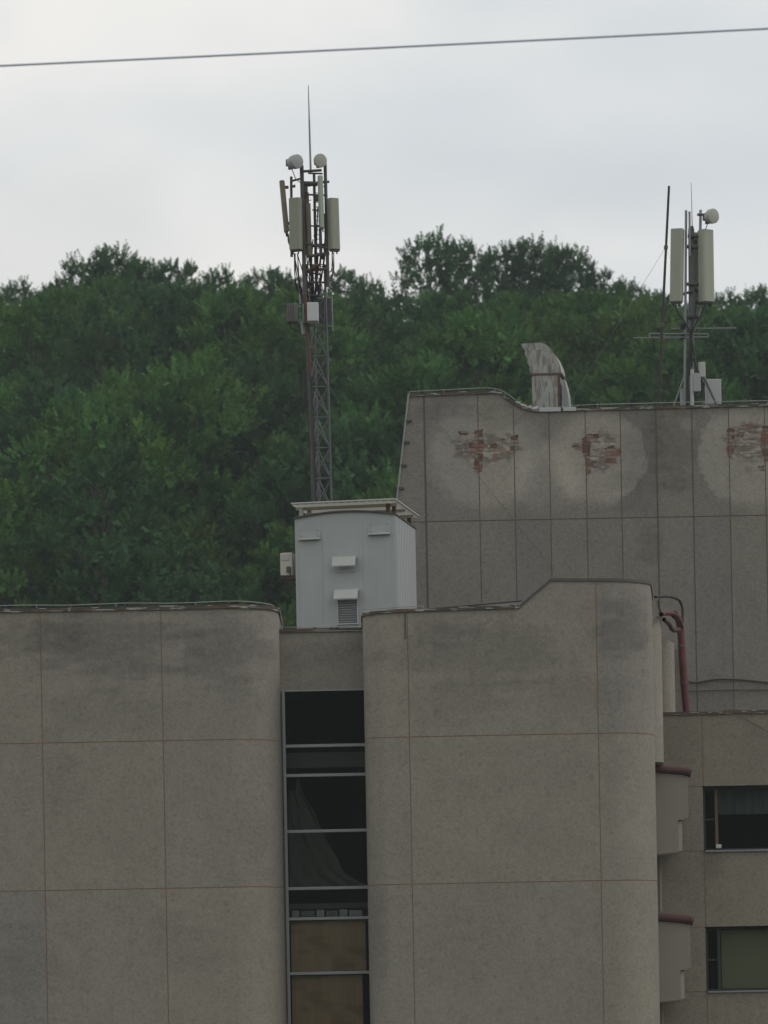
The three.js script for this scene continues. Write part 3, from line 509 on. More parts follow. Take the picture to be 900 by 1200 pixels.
// ---------------------------------------------------------------- vent duct on the rear roof
{
  const z = -9.55, root = thing('vent_duct', 'rusty sheet-metal vent elbow on the rear roof, its ragged mouth turned sideways', 'duct', P(640, 482, z));
  const rt = tex(512, 512, (u, v, i, j) => { const a = fbm(u * 22, v * 6, 801, 5), b = fbm(u * 9 + 3, v * 7, 811, 4), s = fbm(u * 40, v * 6, 821, 4); let c = mix3([0.30, 0.30, 0.29], [0.40, 0.395, 0.375], b); c = mix3(c, [0.15, 0.115, 0.085], 0.6 * sstep(0.5, 0.74, a)); c = mix3(c, [0.10, 0.10, 0.11], 0.6 * sstep(0.55, 0.72, s)); return c.map((q) => q * (0.9 + 0.2 * hash(i, j, 3))); }, true, true);
  const m = new THREE.MeshStandardMaterial({ map: rt, roughness: 0.6, metalness: 0.25, side: THREE.DoubleSide });
  const W = 0.82, yaw = -0.16, piv = P(622, 480, z);
  const place = (g) => { g.translate(-piv.x, -piv.y, -z); g.rotateY(yaw); g.translate(piv.x, piv.y, z); return g; };
  const q = (a, b) => { const p = P(a, b, z); return [p.x, p.y]; };
  const sheet = (pts, z0, z1) => place(planUV(prism(pts, z0, z1), piv.x - 0.3, 1.5, piv.y - 0.2, 1.5));
  const arc = [[634, 402.5], [640, 405], [646, 411], [651, 418], [655.5, 428], [657.5, 438]], mouth = [[622, 437.5], [620.5, 433], [621, 430], [618, 425], [618.5, 421], [615, 415], [615.5, 411], [612, 407], [610, 403]];
  const hood = part(root, 'hood', sheet([...mouth.map((k) => q(...k)), ...arc.map((k) => q(...k))], z - 0.012, z), m);
  part(root, 'hood_side', sheet([...mouth.map((k) => q(...k)), ...arc.map((k) => q(...k))], z - W, z - W + 0.012), m, hood);
  const strip = (pts, t) => { const l = []; for (let i = 0; i < pts.length - 1; i++) { const a = q(...pts[i]), b = q(...pts[i + 1]), dx = b[0] - a[0], dy = b[1] - a[1], n = Math.hypot(dx, dy), nx = -dy / n * t, ny = dx / n * t; l.push(sheet([a, b, [b[0] + nx, b[1] + ny], [a[0] + nx, a[1] + ny]], z - W + 0.013, z - 0.013)); } return l; };
  part(root, 'hood_back', strip([[610, 403], ...arc], 0.012), m, hood);
  const body = part(root, 'duct_body', [sheet([q(623, 439.5), q(624.5, 481), q(656, 481), q(656.5, 439.5)], z - 0.012, z), sheet([q(623, 439.5), q(624.5, 481), q(656, 481), q(656.5, 439.5)], z - W, z - W + 0.012), ...strip([[656, 439.5], [655.6, 481]], -0.012), ...strip([[623.2, 439.5], [624.7, 481]], 0.012)], m);
  part(root, 'flange', [sheet([q(621, 437.8), q(621, 440), q(658, 440), q(658, 437.8)], z - 0.03, z + 0.02), sheet([q(657.2, 437.8), q(657.2, 440.2), q(659, 440.2), q(659, 437.8)], z - W, z - 0.031)], M.steelBrown, body);
  part(root, 'corner_angle', sheet([q(654, 441), q(654.3, 481), q(656.4, 481), q(656.8, 441)], z + 0.001, z + 0.02), M.rust, body);
  const sk = [[660.5, 444], [663, 452], [665.5, 464], [666.5, 480]];
  part(root, 'side_apron', [sheet([...sk.map((k) => q(...k)), q(659.5, 480), q(659.5, 445)], z - W * 0.7, z - 0.1)], std(0.27, 0.285, 0.285, 0.55, { metalness: 0.2 }));
  part(root, 'base_frame', box(piv.x, P(668, 481, z).x, REAR.roofY, piv.y + 0.02, z - 0.95, z - 0.06), M.steelDark);
}

// ---------------------------------------------------------------- equipment shelter
const SH = { a: 10.5 * Math.PI / 180 };
{
  const base = P(348.5, 748, -3.9); base.y = DECK; SH.base = base;
  const root = thing('equipment_shelter', 'white metal equipment cabin with vent hoods under a raised sheet canopy on the roof', 'shelter', base); root.rotation.y = -SH.a;
  const lp = (name, g, mat, parent) => { if (Array.isArray(g)) g = merge(g); const m = new THREE.Mesh(g, mat); m.name = name; (parent || root).add(m); return m; };
  const s = PPM(-3.8), w = 2.07, d = 2.45, h = (748 - 605) / s, X = (px) => (px - 348.5 + (748 - 660) * 0) / s / Math.cos(SH.a), Y = (py) => (748 - py) / s;
  const pt = tex(512, 512, (u, v, i, j) => { const a = fbm(u * 6, v * 6, 901, 4), b = fbm(u * 30, v * 3, 911, 3); return mix3([0.365, 0.385, 0.390], [0.415, 0.433, 0.435], a).map((q) => q * (0.93 + 0.08 * b + 0.04 * hash(i, j, 4))); });
  const paint = new THREE.MeshStandardMaterial({ map: pt, roughness: 0.6 });
  // body: solid with arched top
  const arch = (x) => h + 0.095 * (1 - Math.pow((x - w / 2) / (w / 2), 2));
  const prof = [[0.012, 0.06], [w - 0.012, 0.06]]; for (let i = 0; i <= 16; i++) { const x = w - 0.012 - (w - 0.024) * i / 16; prof.push([x, arch(x)]); }
  lp('body', planUV(prism(prof, -d + 0.012, -0.008), 0, w, 0, h + 0.2), paint);
  for (const [a, b] of [[0, 0.56], [0.56, 1.40], [1.40, w]]) { const pr = [[a + 0.0015, 0.06], [b - 0.0015, 0.06]]; for (let i = 0; i <= 6; i++) { const x = mix(b - 0.0015, a + 0.0015, i / 6); pr.push([x, arch(x) - 0.005]); } lp('front_panel', planUV(prism(pr, -0.02, 0), 0, w, 0, h + 0.2), paint); }
  for (let k = 0; k < 12; k++) { const z1 = -0.12 - k * (d - 0.2) / 12, z0 = z1 - (d - 0.2) / 12 + 0.04; lp('side_rib', box(w - 0.01, w + 0.016, 0.08, h - 0.02, z0, z1, 0.006), paint); }
  lp('corner_trim', [box(-0.008, 0.045, 0.06, h, -0.02, 0.008), box(w - 0.05, w + 0.012, 0.06, h + 0.0, -0.06, 0.008)], paint);
  // dark rim of the arched roof
  { const l = []; for (let i = 0; i < 16; i++) { const x0 = -0.03 + (w + 0.06) * i / 16, x1 = -0.03 + (w + 0.06) * (i + 1) / 16; l.push(prism([[x0, arch(x0) - 0.002], [x1, arch(x1) - 0.002], [x1, arch(x1) + 0.028], [x0, arch(x0) + 0.028]], -d - 0.03, 0.05)); } lp('arched_roof', l, M.steelDark); }
  lp('base_frame', box(0.02, w - 0.02, 0, 0.058, -d + 0.02, -0.02), M.steelDark);
  // canopy: wavy sheet on stub posts, falling slightly to the back
  const cy = h + 0.27, cg = new THREE.PlaneGeometry(w + 0.08, d + 0.35, 90, 1); cg.rotateX(-Math.PI / 2); { const p = cg.attributes.position; for (let i = 0; i < p.count; i++) p.setY(i, 0.005 * Math.sin(p.getX(i) * 2 * Math.PI / 0.15)); } cg.computeVertexNormals();
  cg.translate(w / 2, cy, -d / 2 - 0.02);
  const can = lp('canopy', cg, new THREE.MeshPhysicalMaterial({ color: lin(0.60, 0.58, 0.50), roughness: 1, transmission: 0.5, thickness: 0, side: THREE.DoubleSide }));
  lp('canopy_edge', [box(-0.05, w + 0.05, cy + 0.010, cy + 0.038, 0.12, 0.17, 0.006), box(w + 0.02, w + 0.06, cy + 0.010, cy + 0.038, -d - 0.2, 0.118, 0.006)], M.white, can);
  lp('purlin', [0, 1, 2].map((k) => box(-0.02, w + 0.02, cy - 0.075, cy - 0.016, -0.25 - k * 0.95, -0.19 - k * 0.95)), std(0.34, 0.32, 0.27, 0.8), can);
  for (const [x, z] of [[0.1, -0.16], [0.24, -0.3], [w - 0.16, -0.16], [w - 0.06, -0.3], [w - 0.1, -d + 0.15], [0.1, -d + 0.15]]) { lp('canopy_post', box(x - 0.04, x + 0.04, arch(x), cy - 0.02, z - 0.04, z + 0.04, 0.006), x > 1 ? M.rust : M.white, can); }
  // flaps, hoods, louvre
  for (const [a, b, y0, y1] of [[353, 378, 621, 630], [434, 459.5, 617.5, 627.5]]) { const f = lp('wall_flap', box(X(a), X(b), Y(y1 - 1), Y(y0), 0.001, 0.02, 0.006), paint); lp('flap_lip', box(X(a), X(b), Y(y1 + 0.6), Y(y1 - 1), 0.001, 0.085, 0.006), M.white, f); for (const fx of [0.12, 0.88]) for (const fy of [0.25, 0.8]) { const q = new THREE.CylinderGeometry(0.011, 0.011, 0.008, 8); q.rotateX(Math.PI / 2); q.translate(mix(X(a), X(b), fx), mix(Y(y1), Y(y0 - 4), fy), 0.024); lp('rivet', q, M.steelDark, f); } }
  const hoodAt = (x0, x1, y0, y1) => { const pr = new THREE.Shape([new THREE.Vector2(0, Y(y0)), new THREE.Vector2(0.13, Y(y0 + 2.5)), new THREE.Vector2(0.21, Y(y1 - 1.5)), new THREE.Vector2(0.21, Y(y1)), new THREE.Vector2(0.19, Y(y1)), new THREE.Vector2(0.185, Y(y1 - 1.5)), new THREE.Vector2(0.12, Y(y0 + 4)), new THREE.Vector2(0, Y(y0 + 1.5))]); const g = new THREE.ExtrudeGeometry(pr, { depth: X(x1) - X(x0), bevelEnabled: false }); g.rotateY(-Math.PI / 2); g.scale(-1, 1, 1); { const ix = g.index; const p = g.attributes.position; for (let i = 0; i < p.count; i += 3) { for (const at of Object.values(g.attributes)) for (let k = 0; k < at.itemSize; k++) { const t = at.getComponent(i, k); at.setComponent(i, k, at.getComponent(i + 2, k)); at.setComponent(i + 2, k, t); } } } g.computeVertexNormals(); g.rotateY(0); g.translate(X(x0), 0, 0); return lp('vent_hood', g, M.hood); };
  const h1 = hoodAt(392.5, 420, 651.5, 664.5); lp('vent_opening', box(X(395), X(418.5), Y(670), Y(656), 0.001, 0.012), M.greyBox, h1);
  const h2 = hoodAt(394, 422, 690, 703);
  const lv = lp('louvre', [box(X(396), X(397.5), Y(731), Y(701), 0.001, 0.04), box(X(419.5), X(421), Y(731), Y(701), 0.001, 0.04), box(X(396), X(421), Y(731.5), Y(730), 0.001, 0.041)], M.greyBox);
  lp('louvre_back', box(X(397.6), X(419.4), Y(729.9), Y(695), 0.001, 0.008), M.greyBox, lv);
  for (let k = 0; k < 10; k++) { const g = new THREE.BoxGeometry(X(419.3) - X(397.7), 0.026, 0.005); g.rotateX(-0.75); g.translate((X(397.7) + X(419.3)) / 2, Y(728.6 - k * 2.75), 0.022); lp('louvre_slat', g, std(0.15, 0.145, 0.15, 0.6), lv); }
  for (const [fx, fy] of [[h1, 0], [h2, 0]]) void fx, fy;
  // air conditioner hung on the left flank
  const ac = thing('air_conditioner', 'small cream air conditioner hung on the flank of the white equipment cabin', 'air conditioner', base.clone().add(V(-0.05, 1.35, -0.25)), undefined); ac.rotation.y = -SH.a;
  const ap = (name, g, mat, parent) => { if (Array.isArray(g)) g = merge(g); const m = new THREE.Mesh(g, mat); m.name = name; (parent || ac).add(m); return m; };
  const ch = ap('casing', box(-0.285, -0.03, 0.02, 0.49, -0.75, 0.0, 0.02), std(0.50, 0.49, 0.43, 0.6));
  ap('casing_panel', box(-0.26, -0.10, 0.33, 0.46, 0.001, 0.012, 0.005), std(0.46, 0.45, 0.40, 0.6), ch);
  ap('valve_cover', box(-0.15, -0.06, 0.08, 0.20, 0.001, 0.05, 0.01), M.steelBrown, ch);
  ap('bracket', [box(-0.29, 0.045, -0.03, 0.018, -0.10, -0.05), box(-0.29, 0.045, -0.03, 0.018, -0.68, -0.63)], M.steelBrown);
  ap('pipe', tube([V(-0.08, 0.1, 0.03), V(-0.04, -0.1, 0.03), V(0.0, -0.16, 0.0), V(0.03, -0.18, -0.05)], 0.014, 14, 6), M.rust);
}

// ---------------------------------------------------------------- antennas
function panelAntenna(cx, cy, cz, w, d, hgt, yaw, lean, label, group, mat = M.panelCream, back = M.panelBack) {
  // a long radome with rounded front edges, back plate, end cap and connectors; base at its lower end
  const g = thing('panel_antenna', label, 'antenna', V(cx, cy, cz), group); g.rotation.set(0, yaw, lean, 'ZYX');
  const s = new THREE.Shape(); const r = Math.min(w, d) * 0.35; s.moveTo(-w / 2, 0); s.lineTo(w / 2, 0); s.lineTo(w / 2, d - r); s.quadraticCurveTo(w / 2, d, w / 2 - r, d); s.lineTo(-w / 2 + r, d); s.quadraticCurveTo(-w / 2, d, -w / 2, d - r); s.closePath();
  const e = new THREE.ExtrudeGeometry(s, { depth: hgt - 0.02, bevelEnabled: true, bevelSize: 0.008, bevelThickness: 0.01, bevelSegments: 1, curveSegments: 4 }); e.rotateX(-Math.PI / 2); e.scale(1, 1, -1); { const p = e.attributes.position; for (let i = 0; i < p.count; i += 3) { for (const at of Object.values(e.attributes)) for (let k = 0; k < at.itemSize; k++) { const t = at.getComponent(i, k); at.setComponent(i, k, at.getComponent(i + 2, k)); at.setComponent(i + 2, k, t); } } } e.computeVertexNormals(); e.translate(0, 0.01, 0);
  const add = (n, ge, m) => { const q = new THREE.Mesh(ge, m); q.name = n; g.add(q); return q; };
  add('radome', e, mat);
  add('back_plate', box(-w / 2 + 0.01, w / 2 - 0.01, 0.02, hgt - 0.02, -0.02, -0.009), back);
  add('end_cap', box(-w / 2 + 0.01, w / 2 - 0.01, -0.035, 0.0, 0.012, d - 0.02), M.steelDark);
  for (const k of [-0.25, 0.25]) add('connector', rod(V(k * w, -0.09, d / 2), V(k * w, -0.036, d / 2), 0.014, 0.014, 6), M.black);
  for (const k of [0.14, 0.84]) add('mount_clamp', box(-0.025, 0.025, hgt * k, hgt * k + 0.06, -0.10, -0.021), M.steelDark);
  return g;
}
function dishAntenna(c, r, dir, depth, label, shell = M.dish, face = M.dish) {
  const g = thing('dish_antenna', label, 'dish', c, 'small drum dishes on the roof masts'); g.quaternion.setFromUnitVectors(V(0, 0, 1), dir.clone().normalize());
  const add = (n, ge, m) => { const q = new THREE.Mesh(ge, m); q.name = n; g.add(q); return q; };
  const pts = [[0.0, -depth], [r * 0.62, -depth], [r * 0.74, -depth * 0.94], [r * 0.98, -depth * 0.55], [r, -depth * 0.48], [r, -0.004], [r * 0.97, 0]].map(([a, b]) => new THREE.Vector2(a, b));
  const l = new THREE.LatheGeometry(pts, 28); l.rotateX(Math.PI / 2); add('shell', l, shell);
  const fg = new THREE.SphereGeometry(r * 5, 28, 6, 0, Math.PI * 2, 0, Math.asin(0.97 / 5)); fg.translate(0, -r * 5 * Math.cos(Math.asin(0.97 / 5)), 0); fg.rotateX(Math.PI / 2); add('radome', fg, face);
  const hub = add('radio_unit', box(-r * 0.48, r * 0.48, -r * 0.5, r * 0.5, -depth - r * 0.55, -depth + 0.004, 0.012), M.darkBox);
  add('mount', box(-0.03, 0.03, -r * 0.95, -r * 0.2, -depth - r * 0.35, -depth * 0.8, 0.006), M.steelDark);
  return g;
}

// lattice mast behind the shelter
{
  const z = -8.6, up = (px, py, dz = 0) => P(px, py, z + dz), low = (A, B) => { const t = (DECK - A.y) / (B.y - A.y); return A.clone().lerp(B, t); };
  const base = up(382, 748); base.y = DECK;
  const root = thing('lattice_mast', 'slender steel lattice mast crowded with antennas rising behind the white equipment cabin', 'mast', base);
  const tA = up(357.5, 310, 0.12), bA = low(up(368.5, 588, 0.12), tA), tB = up(380.5, 310, 0.12), bB = low(up(388.5, 588, 0.12), tB), tC = up(366, 310, -0.25), bC = low(up(374.5, 588, -0.25), tC);
  const legs = [[bA, tA, M.mastSteel], [bB, tB, M.mastSteel], [bC, tC, M.mastSteel]];
  for (const [a, b, m] of legs) part(root, 'leg', rod(a, b, 0.028, 0.026, 8), m);
  const n = 13, at = (k, t) => legs[k][0].clone().lerp(legs[k][1], t);
  for (let i = 0; i <= n; i++) for (const [a, b] of [[0, 1], [1, 2], [2, 0]]) {
    const t = i / n; part(root, 'crossbar', rod(at(a, t), at(b, t), 0.011, 0.011, 5), M.mastPale);
    if (i < n) { part(root, 'brace', rod(at(a, t), at(b, t + 1 / n), 0.009, 0.009, 5), M.mastPale); part(root, 'brace', rod(at(b, t), at(a, t + 1 / n), 0.009, 0.009, 5), M.mastPale); }
  }
  // feed cables clamped along the left leg, rusty in the upper run
  const r = rng(3);
  for (let k = 0; k < 5; k++) { const o = V((r() - 0.5) * 0.16 - 0.02, 0, 0.02 + r() * 0.05); part(root, 'feed_cable', tube([0.0, 0.2, 0.4, 0.6, 0.8, 1].map((t) => at(0, t).add(o).add(V((r() - 0.5) * 0.03, 0, 0))), 0.011, 30, 5), k % 2 ? M.cable : M.steelDark); }
  // head frame: carrier pipes and rings
  const pipes = [[353.5, 194, 357.5, 352, 0.045, 0.18], [381, 192, 384.5, 336, 0.038, 0.18], [368, 203, 370.5, 326, 0.032, -0.12], [341.3, 207, 341.8, 301, 0.030, 0.1], [375.5, 268, 376.5, 300, 0.03, 0.2], [357.6, 226, 360.5, 300, 0.034, -0.05]];
  for (const [a, b, c, d, rr, dz] of pipes) part(root, 'carrier_pipe', rod(up(c, d, dz), up(a, b, dz), rr, rr, 10), rr > 0.036 ? std(0.085, 0.074, 0.074, 0.7) : M.steelDark);
  for (const [a, b, c, d, rr, dz] of [[353, 201, 377, 199.5, 0.03, 0.2], [361, 203, 378, 203.5, 0.02, 0], [340, 212.5, 354, 209, 0.024, 0.14], [352, 215, 372, 215.5, 0.055, 0.05], [353, 219, 383, 213, 0.026, -0.05], [340, 218, 346, 219, 0.022, 0.14], [372, 213.5, 386, 213, 0.028, 0.18], [358, 228, 384, 229, 0.022, 0.1], [356, 285, 384, 291, 0.03, 0.2], [362, 289, 386, 286, 0.03, 0.1], [360, 300.5, 386, 297, 0.036, 0.18], [358, 317, 384, 315, 0.036, 0.18], [360, 319, 378, 322, 0.02, -0.1], [357, 331, 384, 331, 0.024, 0.15], [355, 264, 384, 266, 0.018, 0.12], [366, 246, 374, 246, 0.016, 0], [339, 290, 356, 294, 0.02, 0.12], [341, 219, 346, 217, 0.02, 0.14]]) part(root, 'head_bar', rod(up(a, b, dz), up(c, d, dz), rr, rr, 6), M.steelDark);
  const hr = rng(31);
  for (let k = 0; k < 26; k++) { const a = 355 + hr() * 28, y = 206 + hr() * 138, dz = (hr() - 0.5) * 0.4, dx = (hr() - 0.5) * 16, dy = (hr() - 0.5) * (k % 3 ? 4 : 16); part(root, 'head_bar', rod(up(a, y, dz), up(Math.min(386, Math.max(353, a + dx)), y + dy, dz + (hr() - 0.5) * 0.3), 0.009 + 0.008 * hr(), 0.01, 5), k % 4 ? M.steelDark : M.rust); }
  for (let k = 0; k < 9; k++) { const a = 357 + k * 3 + hr() * 2, dz = (hr() - 0.5) * 0.3; part(root, 'feed_cable', tube([up(a, 232 + hr() * 50, dz), up(a + (hr() - 0.5) * 6, 300, dz), up(a * 0.6 + 146 + (hr() - 0.5) * 4, 330, dz), up(362 + hr() * 8, 372, dz)], 0.013, 20, 5), k % 3 ? M.cable : M.steelBrown); }
  for (const [a, y] of [[358, 222], [372, 232], [364, 288], [378, 300], [362, 334], [374, 338]]) { const q = up(a, y, 0.05); part(root, 'junction_box', box(q.x - 0.05, q.x + 0.05, q.y - 0.07, q.y + 0.07, q.z - 0.05, q.z + 0.05, 0.008), M.darkBox); }
  for (let k = 0; k < 14; k++) { const y = 226 + k * 5.4; part(root, 'ladder_rung', rod(up(369, y, 0), up(373.5, y + 0.4, 0), 0.009, 0.009, 5), M.steelDark); }
  part(root, 'ladder_rail', rod(up(373.2, 222, 0), up(374.6, 300, 0), 0.010, 0.010, 5), M.steelDark);
  part(root, 'lightning_rod', [rod(up(364.2, 204, 0.1), up(362.4, 140, 0.1), 0.024, 0.019, 8), rod(up(362.4, 140, 0.1), up(361.3, 100, 0.1), 0.016, 0.008, 8)], M.wireGrey);
  // loose jumper cables under the panels
  const jr = rng(12);
  for (const [a, b, c, d, n2] of [[348, 297, 358, 345, 7], [390, 296, 382, 320, 3], [376, 300, 372, 345, 5], [366, 300, 365, 348, 6]]) for (let k = 0; k < n2; k++) { const s = up(a + (jr() - 0.5) * 10, b, 0.15 + jr() * 0.1), e = up(c + (jr() - 0.5) * 8, d + jr() * 20, 0.1 * jr()), m = s.clone().lerp(e, 0.4); m.x += (jr() - 0.5) * 0.16; m.y -= 0.15 + 0.12 * jr(); part(root, 'jumper_cable', tube([s, m, e], 0.011, 14, 5), jr() < 0.7 ? M.cable : M.steelBrown); }
  part(root, 'jumper_cable', tube([up(337.5, 274, 0.2), up(338.6, 284, 0.2), up(341, 289, 0.15)], 0.024, 10, 6), M.panelBrown);
  part(root, 'cable_bundle', tube([up(364, 318, 0.2), up(367, 313, 0.28), up(371, 311, 0.25), up(373, 315, 0.2)], 0.035, 14, 6), M.rust);
  const rust = tube([up(358, 345, 0.24), up(359.5, 385, 0.28), up(362, 410, 0.28), up(363.5, 440, 0.26)], 0.03, 24, 6); part(root, 'feed_cable', rust, M.rust);

  const G = 'panel antennas on the lattice mast', s = PPM(z);
  const pa = (px0, px1, py0, py1, dz, yaw, lean, label, mat, back, d = 0.11) => { const c = up((px0 + px1) / 2, py1, dz); return panelAntenna(c.x, c.y, c.z, (px1 - px0) / s, d, (py1 - py0) / s, yaw, lean, label, G, mat, back); };
  pa(341.2, 354.8, 233, 293.5, 0.25, -0.35, -0.004, 'broad cream panel antenna hung beside the thick pipe under the lower drum dish', M.panelCream, M.panelBack, 0.13);
  pa(384.5, 396, 233.5, 293.5, 0.22, 0.5, 0.012, 'broad cream panel antenna on the thinner pipe of the lattice mast, below the pale dish', M.panelCream, M.panelBack, 0.15);
  pa(334.6, 340.6, 211.5, 272, 0.2, -1.35, 0.075, 'thin panel antenna seen edge-on, tilted out from its own slim pipe', M.panelBrown, M.panelBack, 0.075);
  pa(374.4, 379, 206.5, 267.5, 0.3, 0.3, 0.012, 'narrow pale green panel antenna just below the second drum dish', std(0.33, 0.38, 0.31, 0.55), M.panelBack, 0.08);
  pa(361, 365, 239, 300, 0.12, 0.1, 0.01, 'narrow brown weathered panel antenna in the middle of the mast head', M.panelBrown, M.panelBrown, 0.09);
  pa(357, 361.4, 225, 297, -0.2, 2.4, 0.01, 'dark panel antenna back half hidden behind the thick pipe', M.steelBrown, M.steelDark, 0.09);
  dishAntenna(up(349, 189, 0.42), 0.152, V(0.62, -0.06, 0.79), 0.26, 'grey drum dish on the thick pipe of the lattice mast, cables dangling below', M.dishGrey, M.dishGrey);
  dishAntenna(up(376, 188, 0.42), 0.148, V(0.45, -0.06, 0.89), 0.12, 'pale drum dish beside the lightning rod at the top of the lattice mast', M.dish, M.dish);
  part(root, 'dish_cable', tube([up(341, 196, 0.3), up(344, 203, 0.3), up(347, 210, 0.22), up(352, 214, 0.2)], 0.010, 14, 5), M.wireGrey);
  // cabinets at mid height
  const cab = (name, label, a, b, c, d, z0, z1, mat, ex) => { const p = up(a, d, z1), q = up(b, c, z1), o = thing(name, label, 'cabinet', V((p.x + q.x) / 2, p.y, z + (z0 + z1) / 2), 'radio cabinets on the lattice mast'); const m = part(o, 'casing', box(p.x, q.x, p.y, q.y, z + z0, z + z1, 0.012), mat); ex(o, m, p, q); return o; };
  cab('radio_cabinet', 'pale grey radio box on the lattice mast above the rusty cables', 360, 373, 354, 376.5, 0.26, 0.58, std(0.50, 0.50, 0.52, 0.55), (o, m, p, q) => { part(o, 'door', box(p.x + 0.012, q.x - 0.012, p.y + 0.015, q.y - 0.015, z + 0.581, z + 0.591, 0.004), std(0.52, 0.52, 0.54, 0.55), m); part(o, 'bracket', box(p.x - 0.06, p.x - 0.002, p.y - 0.01, q.y + 0.01, z + 0.15, z + 0.4), M.rust); });
  cab('radio_cabinet', 'dark open-backed radio box on the outer side of the lattice mast', 336, 349, 355.5, 377, -0.1, 0.24, std(0.14, 0.135, 0.15, 0.7), (o, m, p, q) => { part(o, 'fin', [0, 1, 2].map((k) => box(p.x + 0.03 + k * 0.055, p.x + 0.05 + k * 0.055, p.y + 0.02, q.y - 0.02, z + 0.241, z + 0.255)), M.steelBrown, m); part(o, 'mount_frame', [box(q.x + 0.002, q.x + 0.12, q.y - 0.04, q.y - 0.01, z, z + 0.05), box(q.x + 0.002, q.x + 0.13, p.y + 0.01, p.y + 0.04, z, z + 0.05), box(q.x + 0.095, q.x + 0.13, p.y - 0.01, q.y + 0.02, z + 0.051, z + 0.1)], M.greyBox); part(o, 'cable', tube([V(p.x + 0.06, p.y + 0.01, z + 0.1), V(p.x + 0.1, p.y - 0.12, z + 0.12), V(q.x + 0.02, p.y - 0.19, z + 0.12)], 0.014, 12, 5), M.cable); });
  const pf = [up(376, 382, 0.1), up(388.5, 349, 0.1)];
  { const o = thing('equipment_rack', 'empty angle-iron rack beside the pale radio box on the lattice mast', 'rack', V(pf[0].x, pf[0].y, z)); const fb = (a, b, c, d) => rod(up(a, b, 0.1), up(c, d, 0.1), 0.013, 0.013, 5);
    part(o, 'frame', [fb(372, 349.5, 389, 348.5), fb(371, 383.5, 389, 382), fb(389, 347, 390, 388), fb(380.5, 343, 381, 395)], M.galv); part(o, 'back_sheet', box(pf[0].x - 0.05, pf[1].x - 0.02, pf[0].y + 0.08, pf[1].y - 0.03, z + 0.03, z + 0.04), std(0.07, 0.075, 0.085, 0.7)); part(o, 'hanger', [372, 377, 383].map((a, k) => rod(up(a, 383, 0.1), up(a + 0.5, 394 + k * 2, 0.1), 0.011, 0.011, 5)), M.cable); }
  part(root, 'standoff', [rod(up(351.5, 345, 0.1), up(352.5, 356, 0.1), 0.03, 0.03, 6), rod(up(354, 378, 0.2), up(356, 392, 0.2), 0.045, 0.045, 8)], M.galv);
}

